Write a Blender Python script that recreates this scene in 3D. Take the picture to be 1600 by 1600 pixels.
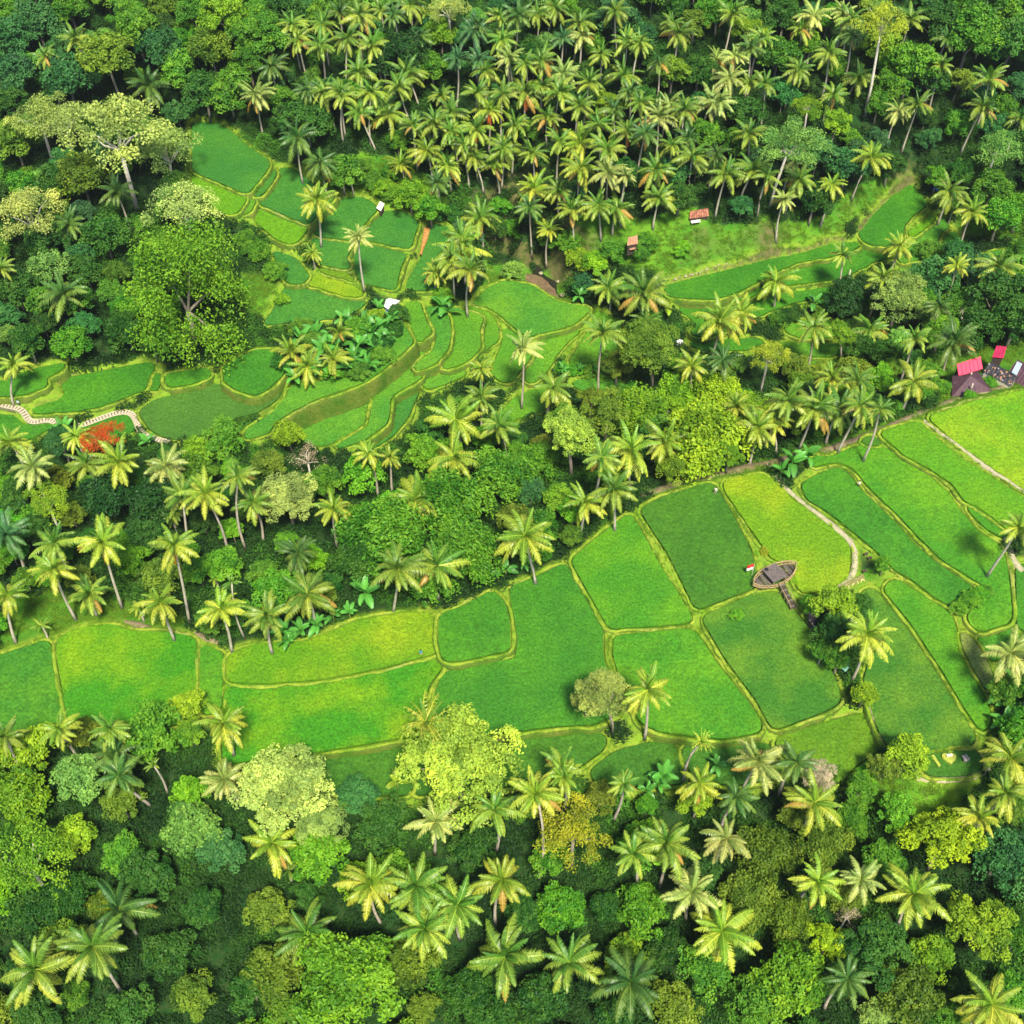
import bpy, math, random
import numpy as np
from mathutils import Vector, Euler
from mathutils.geometry import delaunay_2d_cdt

random.seed(7)
rng = np.random.default_rng(7)
SC = bpy.context.scene
for o in list(bpy.data.objects):
    bpy.data.objects.remove(o)
COL = SC.collection

# ------------------------------------------------------------------ camera, sky, sun, exposure
CAM_Z, PITCH, FOV = 160.0, 50.0, 46.0
cam = bpy.data.objects.new('camera', bpy.data.cameras.new('camera'))
COL.objects.link(cam)
cam.location = (0, 0, CAM_Z)
cam.rotation_euler = (math.radians(90 - PITCH), 0, 0)
cam.data.sensor_fit = 'HORIZONTAL'
cam.data.angle = math.radians(FOV)
cam.data.clip_start = 1.0
cam.data.clip_end = 6000
SC.camera = cam

SUN_EL, SUN_AZ = 60.0, 166.0          # azimuth clockwise from +Y (the view direction)
world = bpy.data.worlds.new('World')
SC.world = world
world.use_nodes = True
wn = world.node_tree
wn.nodes.clear()
w_out = wn.nodes.new('ShaderNodeOutputWorld')
w_bg = wn.nodes.new('ShaderNodeBackground')
w_sky = wn.nodes.new('ShaderNodeTexSky')
w_sky.sky_type = 'NISHITA'
w_sky.sun_disc = False
w_sky.sun_elevation = math.radians(SUN_EL)
w_sky.sun_rotation = math.radians(SUN_AZ)
w_bg.inputs['Strength'].default_value = 0.10
wn.links.new(w_sky.outputs[0], w_bg.inputs[0])
wn.links.new(w_bg.outputs[0], w_out.inputs[0])

sun = bpy.data.objects.new('sun', bpy.data.lights.new('sun', 'SUN'))
COL.objects.link(sun)
sun.data.energy = 4.4
sun.data.angle = math.radians(9)
sun.data.color = (1.0, 0.93, 0.75)
_el, _az = math.radians(SUN_EL), math.radians(SUN_AZ)
_sd = Vector((math.sin(_az) * math.cos(_el), math.cos(_az) * math.cos(_el), math.sin(_el)))
sun.rotation_euler = _sd.to_track_quat('Z', 'Y').to_euler()
sun.location = _sd * 400

SC.view_settings.view_transform = 'Standard'
SC.view_settings.look = 'None'
SC.view_settings.gamma = 1.0
SC.view_settings.use_curve_mapping = False
SC.view_settings.exposure = 0.92
SC.render.engine = 'CYCLES'
SC.cycles.max_bounces = 6
SC.cycles.diffuse_bounces = 3
SC.cycles.transmission_bounces = 4
SC.cycles.glossy_bounces = 2

# ------------------------------------------------------------------ picture point -> place on the ground
FPX = 800.0 / math.tan(math.radians(FOV / 2))
_cp, _sp = math.cos(math.radians(PITCH)), math.sin(math.radians(PITCH))
FWD = np.array([0, _cp, -_sp]); UPV = np.array([0, _sp, _cp]); RGT = np.array([1.0, 0, 0])
CAMP = np.array([0, 0, CAM_Z])

def ray(u, v):
    return FWD + (u - 800.0) / FPX * RGT + (800.0 - v) / FPX * UPV

def at_z(u, v, z):
    d = ray(u, v)
    return CAMP + d * ((z - CAM_Z) / d[2])

def to_px(p):
    q = np.asarray(p, float) - CAMP
    t = q @ FWD
    return 800 + FPX * (q @ RGT) / t, 800 - FPX * (q @ UPV) / t

def depth_of(p):
    return float((np.asarray(p) - CAMP) @ FWD)

# ------------------------------------------------------------------ fields: level, colour class, outline
F = []
def fld(z, cls, s):
    n = [float(t) for t in s.split()]
    F.append((z, cls, [(n[i], n[i + 1]) for i in range(0, len(n), 2)]))
# plateau in front
fld(-.1,'midc','-40 1042 0 1028 40 1015 70 1004 78 1012 88 1060 102 1110 110 1140 60 1155 -40 1155')
fld(.1,'limep','95 998 130 983 175 979 205 990 260 991 300 999 305 1010 306 1085 305 1128 115 1140 110 1120 95 1040 92 1010')
fld(.2,'mid','317 1010 348 1025 345 1060 343 1110 316 1115')
fld(.4,'yelp','360 1025 400 1011 480 1006 510 994 560 972 640 960 672 960 678 1000 680 1020 665 1023 600 1041 500 1060 420 1066 357 1064')
fld(.15,'limep','357 1072 420 1074 500 1068 600 1050 668 1032 684 1037 688 1044 670 1065 660 1095 662 1120 640 1148 500 1172 420 1186 352 1190 350 1110')
fld(-1.2,'darkc','400 1199 520 1188 640 1168 640 1240 540 1240 480 1218 400 1218')  # dark class puts the forest trees' shadow into the crop colour
fld(-1.3,'darkc','648 1168 720 1162 820 1148 915 1140 945 1154 940 1170 908 1193 880 1210 800 1225 648 1240')  # same strip, tree shadow again held in the crop colour
fld(1.0,'dark','690 963 720 953 770 926 787 945 793 970 794 1014 790 1016 720 1031 694 1032 688 1000')
fld(.0,'dark','799 920 840 905 880 884 887 892 905 928 940 984 938 1000 940 1035 955 1062 962 1090 965 1112 925 1130 860 1133 800 1141 700 1155 684 1148 684 1080 694 1058 708 1050 808 1033 812 1010 804 960')
fld(.4,'mid','895 877 920 855 960 823 983 806 992 818 1028 884 1078 964 1075 972 1020 977 956 981 950 975 916 915')
fld(.2,'mid','962 997 1000 993 1078 986 1090 997 1121 1044 1166 1099 1187 1132 1183 1143 1130 1152 1080 1147 1030 1141 1003 1128 988 1100 972 1060 961 1025')
fld(.6,'darkc','1003 797 1040 778 1108 758 1115 761 1140 802 1170 862 1176 885 1178 915 1170 920 1092 950 1086 946 1048 868 1013 815')
fld(.45,'mida','1099 967 1180 930 1215 928 1232 948 1256 978 1285 1022 1310 1085 1308 1098 1278 1113 1212 1137 1206 1134 1184 1093 1135 1028')
fld(.8,'yel','1132 754 1190 743 1202 751 1236 783 1285 818 1318 846 1325 857 1325 885 1321 905 1303 915 1262 926 1250 922 1243 905 1246 882 1209 874 1199 860 1165 812 1135 768')
fld(1.0,'dark','1254 757 1300 735 1313 735 1326 746 1346 772 1396 818 1426 853 1461 883 1514 917 1520 924 1505 931 1490 941 1485 946 1460 931 1422 902 1397 889 1379 868 1344 838 1294 798 1262 780')
fld(1.4,'mid','1272 716 1300 717 1340 700 1383 702 1406 723 1446 744 1476 769 1496 799 1526 834 1560 854 1569 880 1574 920 1577 960 1574 972 1530 986 1516 974 1514 962 1534 946 1549 930 1537 914 1474 875 1440 842 1404 804 1359 761 1334 731 1312 721 1284 724 1267 731')
fld(1.6,'darkc','1345 693 1360 683 1368 687 1377 695')
fld(1.9,'lime','1376 679 1433 661 1442 670 1497 716 1592 777 1650 808 1650 862 1582 832 1547 804 1528 791 1508 783 1491 757 1453 731 1415 712 1393 692')
fld(1.6,'mid','1511 791 1525 796 1550 815 1574 837 1568 840 1542 826 1521 805')
fld(2.2,'limey','1453 654 1520 631 1545 626 1600 614 1660 608 1660 798 1600 764 1543 725 1494 690')
fld(.5,'mida','1346 930 1360 922 1369 928 1416 988 1466 1063 1496 1113 1520 1150 1516 1162 1460 1169 1400 1177 1379 1150 1364 1110 1352 1066 1362 1030 1385 1010 1382 985 1350 955')
fld(.45,'darkc','1452 1182 1518 1173 1528 1182 1530 1203 1500 1211 1450 1210 1440 1196')
fld(.8,'mid','1382 922 1398 907 1440 934 1478 958 1486 967 1491 987 1496 1012 1511 1047 1535 1092 1545 1117 1540 1137 1532 1140 1504 1098 1474 1047 1424 972')
fld(.9,'brown','1502 990 1510 994 1533 1023 1546 1052 1550 1074 1544 1080 1522 1043 1507 1013')
fld(.8,'dark','1590 885 1650 885 1650 985 1592 983')
fld(.7,'dark','1528 997 1575 984 1590 990 1590 1010 1556 1030 1545 1030')
fld(-.6,'yelo','1219 1154 1280 1135 1348 1117 1359 1124 1374 1152 1376 1168 1338 1192 1318 1211 1300 1220 1258 1212 1234 1188 1214 1168')
fld(-1.2,'darkc','1068 1169 1130 1172 1190 1164 1202 1169 1212 1192 1216 1213 1160 1223 1092 1222 1072 1190')  # dark class includes the shadow of the forest in front
fld(-1.3,'darkc','1012 1164 1040 1162 1053 1168 1058 1192 1068 1222 1000 1228 933 1223 924 1207 962 1178')  # forest shadow painted in through the dark crop class
# valley, upper left
fld(-3,'vall','303 193 340 195 360 208 388 233 417 252 419 260 410 274 389 299 385 302 303 267')
fld(-4,'vall','399 303 418 281 428 266 429 275 418 293 402 309')
fld(-3.6,'lime','303 275 383 310 379 320 366 335 345 332 330 317 303 307')
fld(-4.4,'vlim','392 312 397 316 389 332 377 336')
fld(-5,'vall','441 264 460 267 480 283 517 302 520 310 502 326 483 348 479 349 408 319 413 308 428 291')
fld(-5.6,'lime','405 326 476 356 478 360 467 373 457 382 433 373 401 346')
fld(-7,'vall','538 312 565 311 583 320 588 328 572 344 557 364 550 375 501 369 493 363 491 358 513 336')
fld(-7.3,'vall','489 374 500 378 550 383 537 405 546 418 540 420 520 416 502 413 492 400')
fld(-8,'vall','602 332 630 333 647 344 651 352 644 370 641 383 637 388 580 376 563 375 581 352')
fld(-8.4,'vall','562 385 580 387 634 399 624 415 618 440 616 453 600 449 585 445 567 442 558 425 556 400')
fld(-10.2,'vall','669 354 680 352 705 360 705 400 694 430 684 452 639 453 637 448 645 430 660 405 666 380')
fld(-7.5,'vall','428 394 445 400 463 408 475 426 481 433 472 443 452 442 443 425')
fld(-8,'yel','493 434 502 431 540 443 562 457 566 463 540 462 500 449 482 445')
fld(-7.7,'yelo','500 422 530 421 543 432 554 441 540 435 512 428')
fld(-8.6,'vall','447 452 475 451 500 458 540 470 570 473 563 480 543 492 500 500 440 505 414 507 428 490 438 471')
# centre terraces
fld(-9.2,'vmid','613 506 624 504 636 522 644 535 628 550 596 577 571 596 537 608 497 621 452 643 426 661 418 676 384 686 388 674 402 665 432 645 451 620 456 606 470 603 500 600 541 588 575 571 600 551 615 524')
fld(-8.2,'dark','352 573 400 550 440 549 444 575 437 590 428 597 413 611 400 616 377 611 354 597')
fld(-10.3,'dull','338 602 350 609 375 626 400 633 417 627 437 608 439 612 427 628 398 645 358 656 343 661 318 677 280 686 257 681 238 671 229 658 220 645 242 628 290 616')
fld(-10.2,'dark','102 597 110 593 150 585 200 575 237 569 239 576 228 595 226 608 198 619 150 636 110 642 60 645 50 643 67 636 97 627 107 613 100 606')
fld(-8,'dark','-40 604 0 600 50 581 98 570 100 573 82 584 68 595 73 603 58 609 30 617 -40 620')
fld(-10.4,'dark','241 592 247 583 248 600 244 611 237 609 237 600')
fld(-9,'dark','262 587 290 583 325 578 327 590 300 599 267 604 261 597')
fld(-11.2,'dark','128 670 160 658 200 648 209 652 213 665 212 671 188 682 150 687 124 679')
fld(-11.2,'dark','-40 648 22 653 36 668 78 663 82 666 53 682 38 687 -40 692')
fld(-13,'vmid','644 562 658 548 676 536 668 548 650 570 648 583 660 588 637 602 614 614 606 626 606 645 601 663 567 687 538 697 524 701 547 688 579 667 584 640 588 622 578 616 604 600 624 582')
fld(-14,'vmid','494 638 540 626 573 619 576 624 574 645 568 660 542 679 508 696 482 694 464 679 473 674 493 657 505 646')
fld(-13.7,'dark','453 662 480 649 489 644 494 646 478 658 461 671 453 669')
fld(-15,'vall','615 634 623 621 650 609 652 612 646 625 636 650 616 677 588 697 578 697 603 680 616 665 619 650')
fld(-10.5,'vlim','635 476 653 473 657 485 664 506 673 520 662 528 656 535 653 530 645 510 636 490')
fld(-12,'vmid','666 480 684 483 697 493 701 511 701 530 696 548 677 569 654 578 649 576 658 566 679 551 686 532 679 515 671 495')
fld(-13,'vlim','703 486 725 488 748 495 753 499 746 515 748 544 732 562 713 571 692 576 709 556 714 540 712 511 708 496')
fld(-14.2,'vlim','722 482 745 481 758 488 771 502 776 516 776 533 762 542 752 552 761 545 759 520 764 495 747 487')
fld(-14.2,'vmid','664 593 690 588 722 581 726 583 722 588 688 602 670 607 663 603')
fld(-14,'vmid','740 477 762 453 790 441 830 449 858 468 870 474 890 478 921 483 916 488 898 505 868 515 835 522 825 526 807 512 777 487 757 477')
fld(-14.6,'vlim','788 514 803 525 818 535 828 538 826 560 811 578 798 596 786 596 774 588 769 580 779 560 787 540')
fld(-15.2,'vlim','842 535 870 526 906 516 886 533 864 558 861 568 847 586 833 597 827 598 822 590 826 577 842 561')
fld(-15.2,'vlim','930 486 945 492 970 507 961 525 961 548 950 561 920 566 890 569 899 555 914 531 928 511')
fld(-16,'vmid','897 598 920 594 960 596 970 598 950 609 920 612 902 606')
fld(-14,'vlim','1228 511 1260 504 1308 504 1325 515 1298 527 1250 527 1230 519')
fld(-14.7,'vlim','1219 538 1290 538 1334 546 1290 557 1223 552')
fld(-15.4,'vlim','1223 563 1290 568 1335 563 1308 587 1242 592')
fld(-16,'vlim','800 628 830 612 860 612 850 640 800 655 780 655')
# valley, right
fld(-11,'dark','1040 449 1100 434 1150 422 1200 409 1260 397 1300 384 1338 381 1340 384 1326 393 1288 402 1248 409 1213 422 1178 442 1148 457 1120 466 1080 466 1044 462')
fld(-12,'dark','1136 474 1157 468 1187 453 1222 433 1257 421 1302 411 1347 398 1355 389 1385 397 1390 401 1368 407 1328 427 1298 437 1250 442 1208 449 1160 467')
fld(-10.5,'dark','1343 369 1367 338 1397 308 1424 291 1437 307 1446 321 1422 338 1409 354 1408 373 1397 388 1354 379')
fld(-10.9,'lime','1421 365 1441 351 1459 335 1456 345 1439 359 1423 371')
fld(-11.6,'vmid','1468 339 1481 355 1467 364 1461 379 1452 397 1428 407 1408 411 1404 403 1423 391 1448 366')
fld(-12,'vmid','1490 363 1497 375 1487 392 1477 396 1474 390 1479 373')
fld(-13,'dark','1060 484 1120 484 1170 479 1202 466 1298 451 1305 456 1288 462 1238 472 1198 487 1148 512 1100 526 1080 522 1093 510 1080 496')
fld(-14,'dark','1076 538 1110 536 1180 531 1194 538 1168 546 1102 547')
fld(-10,'vmid','1520 416 1532 403 1556 395 1600 391 1650 391 1650 408 1560 417')
fld(-12.5,'vmid','1404 421 1440 416 1468 408 1474 412 1448 427 1424 440')

# ------------------------------------------------------------------ ground levels
CTRL = """0 0 9;150 100 4;290 15 12;200 250 -1;100 350 -4;50 470 -7.5;200 460 -8;300 480 -8;390 470 -7;450 40 10;450 200 -2;
540 230 0;600 280 -4;680 330 -8;760 425 -19;800 405 -20.5;835 420 -20.5;865 445 -20.5;880 470 -20;820 370 -12;900 350 -6;1000 370 -5;
1090 345 -2;1200 340 -3;1320 310 -4;1400 250 -4;700 100 9;900 100 11;1100 100 11;1300 100 9;1500 100 5;800 -40 21;1100 -40 22;1400 -40 18;
1640 -20 12;1500 250 -4;1590 300 -6;1500 450 -12;1540 590 -4;1590 575 -4;1490 610 -2;1350 600 -9;1250 680 -3;1180 690 -6;1050 720 -5;950 650 -15;850 650 -16.5;
700 700 -14;800 750 -9;600 850 -6;400 800 -8;200 800 -8;100 740 -11;50 900 -3;300 900 -4;450 950 -1.5;600 940 -1;860 860 -1.5;950 770 -2;
100 1250 -3;400 1300 -4;800 1300 -4;1200 1300 -3.5;1450 1260 -1;1550 1150 .3;100 1500 -8;500 1500 -9;900 1500 -9;1300 1500 -7;1560 1450 -5;
-60 300 -4;-60 900 -3;-60 1300 -4;1680 250 -5;1680 600 0;1680 1100 0;1680 1400 -4;300 1700 -12;800 1700 -12;1300 1700 -11;
260 120 4;350 120 4;60 560 -7.6;150 530 -7.8;250 540 -7.6;620 200 2;760 300 -6;800 210 3;1000 250 2;1150 200 4;560 640 -13;930 455 -14;1000 490 -13.5;1450 560 -9;1320 470 -13.6"""
cp = []
for t in CTRL.replace('\n', '').split(';'):
    u, v, z = [float(q) for q in t.split()]
    p = at_z(u, v, z); cp.append((p[0], p[1], z))
FW = []                                   # fields in metres
for i, (z, cls, pts) in enumerate(F):
    z = z + 0.004 * (i % 13)
    q = np.array([at_z(u, v, z)[:2] for u, v in pts])
    a = 0.5 * np.sum(q[:, 0] * np.roll(q[:, 1], -1) - np.roll(q[:, 0], -1) * q[:, 1])
    if a < 0: q = q[::-1]
    for _ in range(2):                    # round the corners
        nx = np.roll(q, -1, 0); L = np.linalg.norm(nx - q, axis=1)[:, None] + 1e-9
        t = np.minimum(.25, (.55 if _ == 0 else .2) / L)
        q = np.stack([q * (1 - t) + nx * t, q * t + nx * (1 - t)], 1).reshape(-1, 2)
    FW.append((z, cls, q))
    for k in range(0, len(q), 5):
        cp.append((q[k, 0], q[k, 1], z - .15))
cp = np.array(cp)
_, _ui = np.unique(np.round(cp[:, :2] * 1.2), axis=0, return_index=True)
cp = cp[_ui]
_D = np.linalg.norm(cp[:, None, :2] - cp[None, :, :2], axis=2)
_n = len(cp)
_A = np.zeros((_n + 1, _n + 1)); _A[:_n, :_n] = -_D - 0.25 * np.eye(_n); _A[_n, :_n] = 1; _A[:_n, _n] = 1
_w = np.linalg.solve(_A, np.append(cp[:, 2], 0))

def base_h(xy):
    xy = np.atleast_2d(xy); out = np.empty(len(xy))
    for s in range(0, len(xy), 20000):
        c = xy[s:s + 20000]
        d = np.sqrt((c[:, None, 0] - cp[None, :, 0]) ** 2 + (c[:, None, 1] - cp[None, :, 1]) ** 2)
        out[s:s + 20000] = -(d @ _w[:_n]) + _w[_n]
    return np.clip(out, -24, 34)

def inside(xy, poly):
    x, y = xy[:, 0], xy[:, 1]; r = np.zeros(len(xy), bool)
    j = len(poly) - 1
    for i in range(len(poly)):
        xi, yi = poly[i]; xj, yj = poly[j]
        c = (yi > y) != (yj > y)
        if c.any():
            with np.errstate(divide='ignore', invalid='ignore'):
                r ^= c & (x < (xj - xi) * (y - yi) / (yj - yi + 1e-12) + xi)
        j = i
    return r

def seg_dist(xy, poly):
    d = np.full(len(xy), 1e9)
    for i in range(len(poly)):
        a = poly[i]; b = poly[(i + 1) % len(poly)]
        ab = b - a; t = np.clip(((xy - a) @ ab) / (ab @ ab + 1e-9), 0, 1)
        d = np.minimum(d, np.linalg.norm(xy - a - t[:, None] * ab, axis=1))
    return d

def ground(x, y):
    p = np.array([[x, y]])
    for z, c, q in FW:
        if q[:, 0].min() < x < q[:, 0].max() and q[:, 1].min() < y < q[:, 1].max() and inside(p, q)[0]:
            return z
    return float(base_h(p)[0])

def on_ground(u, v, h=0.0):
    z = ground(*at_z(u, v, -3)[:2]) + h
    for _ in range(14):
        p = at_z(u, v, z)
        z = .45 * z + .55 * (ground(p[0], p[1]) + h)
    return at_z(u, v, z)

# ------------------------------------------------------------------ tagging, linking
def tag(o, label=None, cat=None, group=None, kind=None):
    if label: o['label'] = label
    if cat: o['category'] = cat
    if group: o['group'] = group
    if kind: o['kind'] = kind
    return o

def link(name, me, mats=None, parent=None, loc=(0, 0, 0)):
    o = bpy.data.objects.new(name, me); COL.objects.link(o)
    if mats is not None and me is not None and len(me.materials) == 0:
        for m in (mats if isinstance(mats, (list, tuple)) else [mats]): me.materials.append(m)
    o.location = loc
    if parent is not None: o.parent = parent
    return o

def empty(name, loc, rz=0.0):
    o = bpy.data.objects.new(name, None); COL.objects.link(o)
    o.location = loc; o.rotation_euler = (0, 0, rz); o.empty_display_size = .3
    return o

def mesh_np(name, V, Q, smooth=False, attrs=None):
    V = np.asarray(V, np.float32); Q = np.asarray(Q, np.int32)
    me = bpy.data.meshes.new(name)
    me.vertices.add(len(V)); me.vertices.foreach_set('co', V.ravel())
    k = Q.shape[1]
    me.loops.add(Q.size); me.loops.foreach_set('vertex_index', Q.ravel())
    me.polygons.add(len(Q)); me.polygons.foreach_set('loop_start', np.arange(0, Q.size, k, dtype=np.int32))
    me.polygons.foreach_set('use_smooth', np.full(len(Q), smooth))
    for nm, arr in (attrs or {}).items():
        a = me.attributes.new(nm, 'FLOAT', 'POINT'); a.data.foreach_set('value', np.asarray(arr, np.float32))
    me.update(calc_edges=True)
    return me

class MB:
    """collects shapes for one mesh"""
    def __init__(s): s.v = []; s.f = []; s.m = []
    def add(s, v, f, m=0):
        n = len(s.v); s.v += [tuple(p) for p in v]; s.f += [tuple(i + n for i in q) for q in f]; s.m += [m] * len(f)
    def box(s, c, sz, rz=0.0, m=0, tilt=0.0):
        hx, hy, hz = sz[0] / 2, sz[1] / 2, sz[2] / 2; ca, sa = math.cos(rz), math.sin(rz)
        vs = []
        for z in (-hz, hz):
            for x, y in ((-hx, -hy), (hx, -hy), (hx, hy), (-hx, hy)):
                zz = z + x * tilt
                vs.append((c[0] + x * ca - y * sa, c[1] + x * sa + y * ca, c[2] + zz))
        s.add(vs, [(3, 2, 1, 0), (4, 5, 6, 7), (0, 1, 5, 4), (1, 2, 6, 5), (2, 3, 7, 6), (3, 0, 4, 7)], m)
    def tube(s, pts, rad, n=6, m=0, cap=True):
        pts = [Vector(p) for p in pts]; k = len(pts)
        if not isinstance(rad, (list, tuple, np.ndarray)): rad = [rad] * k
        vs = []; fs = []
        for i, p in enumerate(pts):
            d = (pts[min(i + 1, k - 1)] - pts[max(i - 1, 0)]).normalized()
            a = d.orthogonal().normalized() if abs(d.z) < .99 else Vector((1, 0, 0))
            if abs(d.z) < .99: a = d.cross(Vector((0, 0, 1))).normalized()
            b = d.cross(a)
            for j in range(n):
                t = 2 * math.pi * j / n
                vs.append(p + (a * math.cos(t) + b * math.sin(t)) * rad[i])
        for i in range(k - 1):
            for j in range(n):
                a0 = i * n + j; a1 = i * n + (j + 1) % n
                fs.append((a0, a1, a1 + n, a0 + n))
        if cap:
            fs.append(tuple(range(n))[::-1]); fs.append(tuple(range((k - 1) * n, k * n)))
        s.add(vs, fs, m)
    def mesh(s, name, mats=None, smooth=False):
        me = bpy.data.meshes.new(name); me.from_pydata(s.v, [], s.f)
        for i, p in enumerate(me.polygons): p.material_index = s.m[i]; p.use_smooth = smooth
        if mats:
            for q in (mats if isinstance(mats, (list, tuple)) else [mats]): me.materials.append(q)
        me.update(); return me
    def build(s, name, mats, parent=None, smooth=False, loc=(0, 0, 0)):
        return link(name, s.mesh(name, mats, smooth), None, parent, loc)

# ------------------------------------------------------------------ materials
def mat(name):
    m = bpy.data.materials.new(name); m.use_nodes = True
    nt = m.node_tree; nt.nodes.clear()
    out = nt.nodes.new('ShaderNodeOutputMaterial')
    return m, nt, out

def nd(nt, t, **kw):
    n = nt.nodes.new(t)
    for k, v in kw.items(): setattr(n, k, v)
    return n

def mixc(nt, fac, a, b, mode='MIX'):
    n = nd(nt, 'ShaderNodeMix', data_type='RGBA', blend_type=mode)
    for s, val in ((0, fac), (6, a), (7, b)):
        if hasattr(val, 'is_linked') or isinstance(val, bpy.types.NodeSocket): nt.links.new(val, n.inputs[s])
        elif s == 0: n.inputs[0].default_value = val
        else: n.inputs[s].default_value = (*val, 1)
    return n.outputs[2]

def noise(nt, scale, detail=3, rough=.6, vec=None, dims=None):
    n = nd(nt, 'ShaderNodeTexNoise'); n.inputs['Scale'].default_value = scale
    n.inputs['Detail'].default_value = detail; n.inputs['Roughness'].default_value = rough
    if vec is not None: nt.links.new(vec, n.inputs['Vector'])
    return n.outputs['Fac']

def ramp(nt, fac, lo, hi, a=0.0, b=1.0):
    n = nd(nt, 'ShaderNodeMapRange'); n.inputs[1].default_value = lo; n.inputs[2].default_value = hi
    n.inputs[3].default_value = a; n.inputs[4].default_value = b; nt.links.new(fac, n.inputs[0])
    return n.outputs[0]

def wpos(nt):
    return nd(nt, 'ShaderNodeNewGeometry').outputs['Position']

def simple(name, rgb, rough=.8, var=.25, scale=2.0, bump=.0, spec=.2):
    m, nt, out = mat(name)
    b = nd(nt, 'ShaderNodeBsdfPrincipled'); b.inputs['Roughness'].default_value = rough
    b.inputs['Specular IOR Level'].default_value = spec
    tc = nd(nt, 'ShaderNodeTexCoord').outputs['Object']
    n1 = noise(nt, scale, 4, .65, tc)
    c = mixc(nt, ramp(nt, n1, .3, .7), tuple(x * (1 - var) for x in rgb), tuple(min(1, x * (1 + var)) for x in rgb))
    nt.links.new(c, b.inputs['Base Color'])
    if bump:
        bp = nd(nt, 'ShaderNodeBump'); bp.inputs['Strength'].default_value = bump
        nt.links.new(noise(nt, scale * 4, 3, .6, tc), bp.inputs['Height']); nt.links.new(bp.outputs[0], b.inputs['Normal'])
    nt.links.new(b.outputs[0], out.inputs[0])
    return m

def leaf_mat(name, transl=.3, gloss=.25, rough=.5, tint=True, var=.0, wscale=.25):
    """thing's own colour (object colour) with leaf to leaf variation"""
    m, nt, out = mat(name)
    oi = nd(nt, 'ShaderNodeObjectInfo')
    col = oi.outputs['Color']
    if tint:
        at = nd(nt, 'ShaderNodeAttribute'); at.attribute_name = 'tint'
        hs = nd(nt, 'ShaderNodeHueSaturation')
        nt.links.new(ramp(nt, at.outputs['Fac'], 0, 1, .52, .475), hs.inputs['Hue'])
        nt.links.new(ramp(nt, at.outputs['Fac'], 0, 1, .55, 1.5), hs.inputs['Value'])
        nt.links.new(col, hs.inputs['Color']); col = hs.outputs[0]
    if var:
        g = noise(nt, wscale, 3, .6, wpos(nt))
        col = mixc(nt, var, col, mixc(nt, ramp(nt, g, .35, .65), (.012, .05, .012), (.09, .19, .015)))
    d = nd(nt, 'ShaderNodeBsdfPrincipled'); d.inputs['Roughness'].default_value = rough
    d.inputs['Specular IOR Level'].default_value = gloss
    nt.links.new(col, d.inputs['Base Color'])
    t = nd(nt, 'ShaderNodeBsdfTranslucent')
    nt.links.new(mixc(nt, 1.0, col, (1.0, 1.0, .5), 'MULTIPLY'), t.inputs[0])
    ms = nd(nt, 'ShaderNodeMixShader'); ms.inputs[0].default_value = transl
    nt.links.new(d.outputs[0], ms.inputs[1]); nt.links.new(t.outputs[0], ms.inputs[2])
    nt.links.new(ms.outputs[0], out.inputs[0])
    return m

M_LEAF = leaf_mat('leaf')
M_FROND = leaf_mat('frond', .25, .4, .42)
M_BANANA = leaf_mat('banana_leaf', .3, .35, .4)
M_BARK = simple('bark', (.22, .19, .15), .9, .35, 3)
M_PALEBARK = simple('pale_bark', (.55, .50, .42), .9, .25, 2)
M_PALMBARK = simple('palm_bark', (.42, .37, .29), .9, .3, 1.2)
M_NUT = simple('coconut', (.28, .15, .03), .6, .5, 6)
M_STEM = simple('banana_stem', (.20, .26, .05), .6, .3, 3)

def crop_mat(name, base, patch, amt, rows=0.0, fine=.85):
    m, nt, out = mat(name)
    base = tuple(x * .72 for x in base); patch = tuple(x * .78 for x in patch)
    p = wpos(nt)
    big = noise(nt, .09, 4, .55, p); mid = noise(nt, .6, 4, .65, p); fin = noise(nt, 2.6, 5, .85, p)
    f = ramp(nt, big, .42, .66, 0, amt)
    c = mixc(nt, f, base, patch)
    c = mixc(nt, ramp(nt, mid, .3, .75, 0, .45), c, tuple(x * .62 for x in base))
    hs = nd(nt, 'ShaderNodeHueSaturation')
    nt.links.new(ramp(nt, fin, .25, .75, 1 - fine, 1 + fine), hs.inputs['Value']); nt.links.new(c, hs.inputs['Color'])
    c = hs.outputs[0]
    if rows:
        wv = nd(nt, 'ShaderNodeTexWave'); wv.inputs['Scale'].default_value = 1.1; wv.inputs['Distortion'].default_value = 1.5
        wv.inputs['Detail'].default_value = 2
        mp = nd(nt, 'ShaderNodeMapping'); mp.inputs['Rotation'].default_value = (0, 0, 1.1)
        nt.links.new(p, mp.inputs[0]); nt.links.new(mp.outputs[0], wv.inputs[0])
        c = mixc(nt, ramp(nt, wv.outputs['Fac'], 0, 1, 0, rows), c, tuple(x * .45 for x in base))
    b = nd(nt, 'ShaderNodeBsdfPrincipled'); b.inputs['Roughness'].default_value = .65
    b.inputs['Specular IOR Level'].default_value = .15
    nt.links.new(c, b.inputs['Base Color'])
    bp = nd(nt, 'ShaderNodeBump'); bp.inputs['Strength'].default_value = .8; bp.inputs['Distance'].default_value = .06
    nt.links.new(noise(nt, 9.0, 3, .75, p), bp.inputs['Height']); nt.links.new(bp.outputs[0], b.inputs['Normal'])
    nt.links.new(b.outputs[0], out.inputs[0])
    return m

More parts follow.
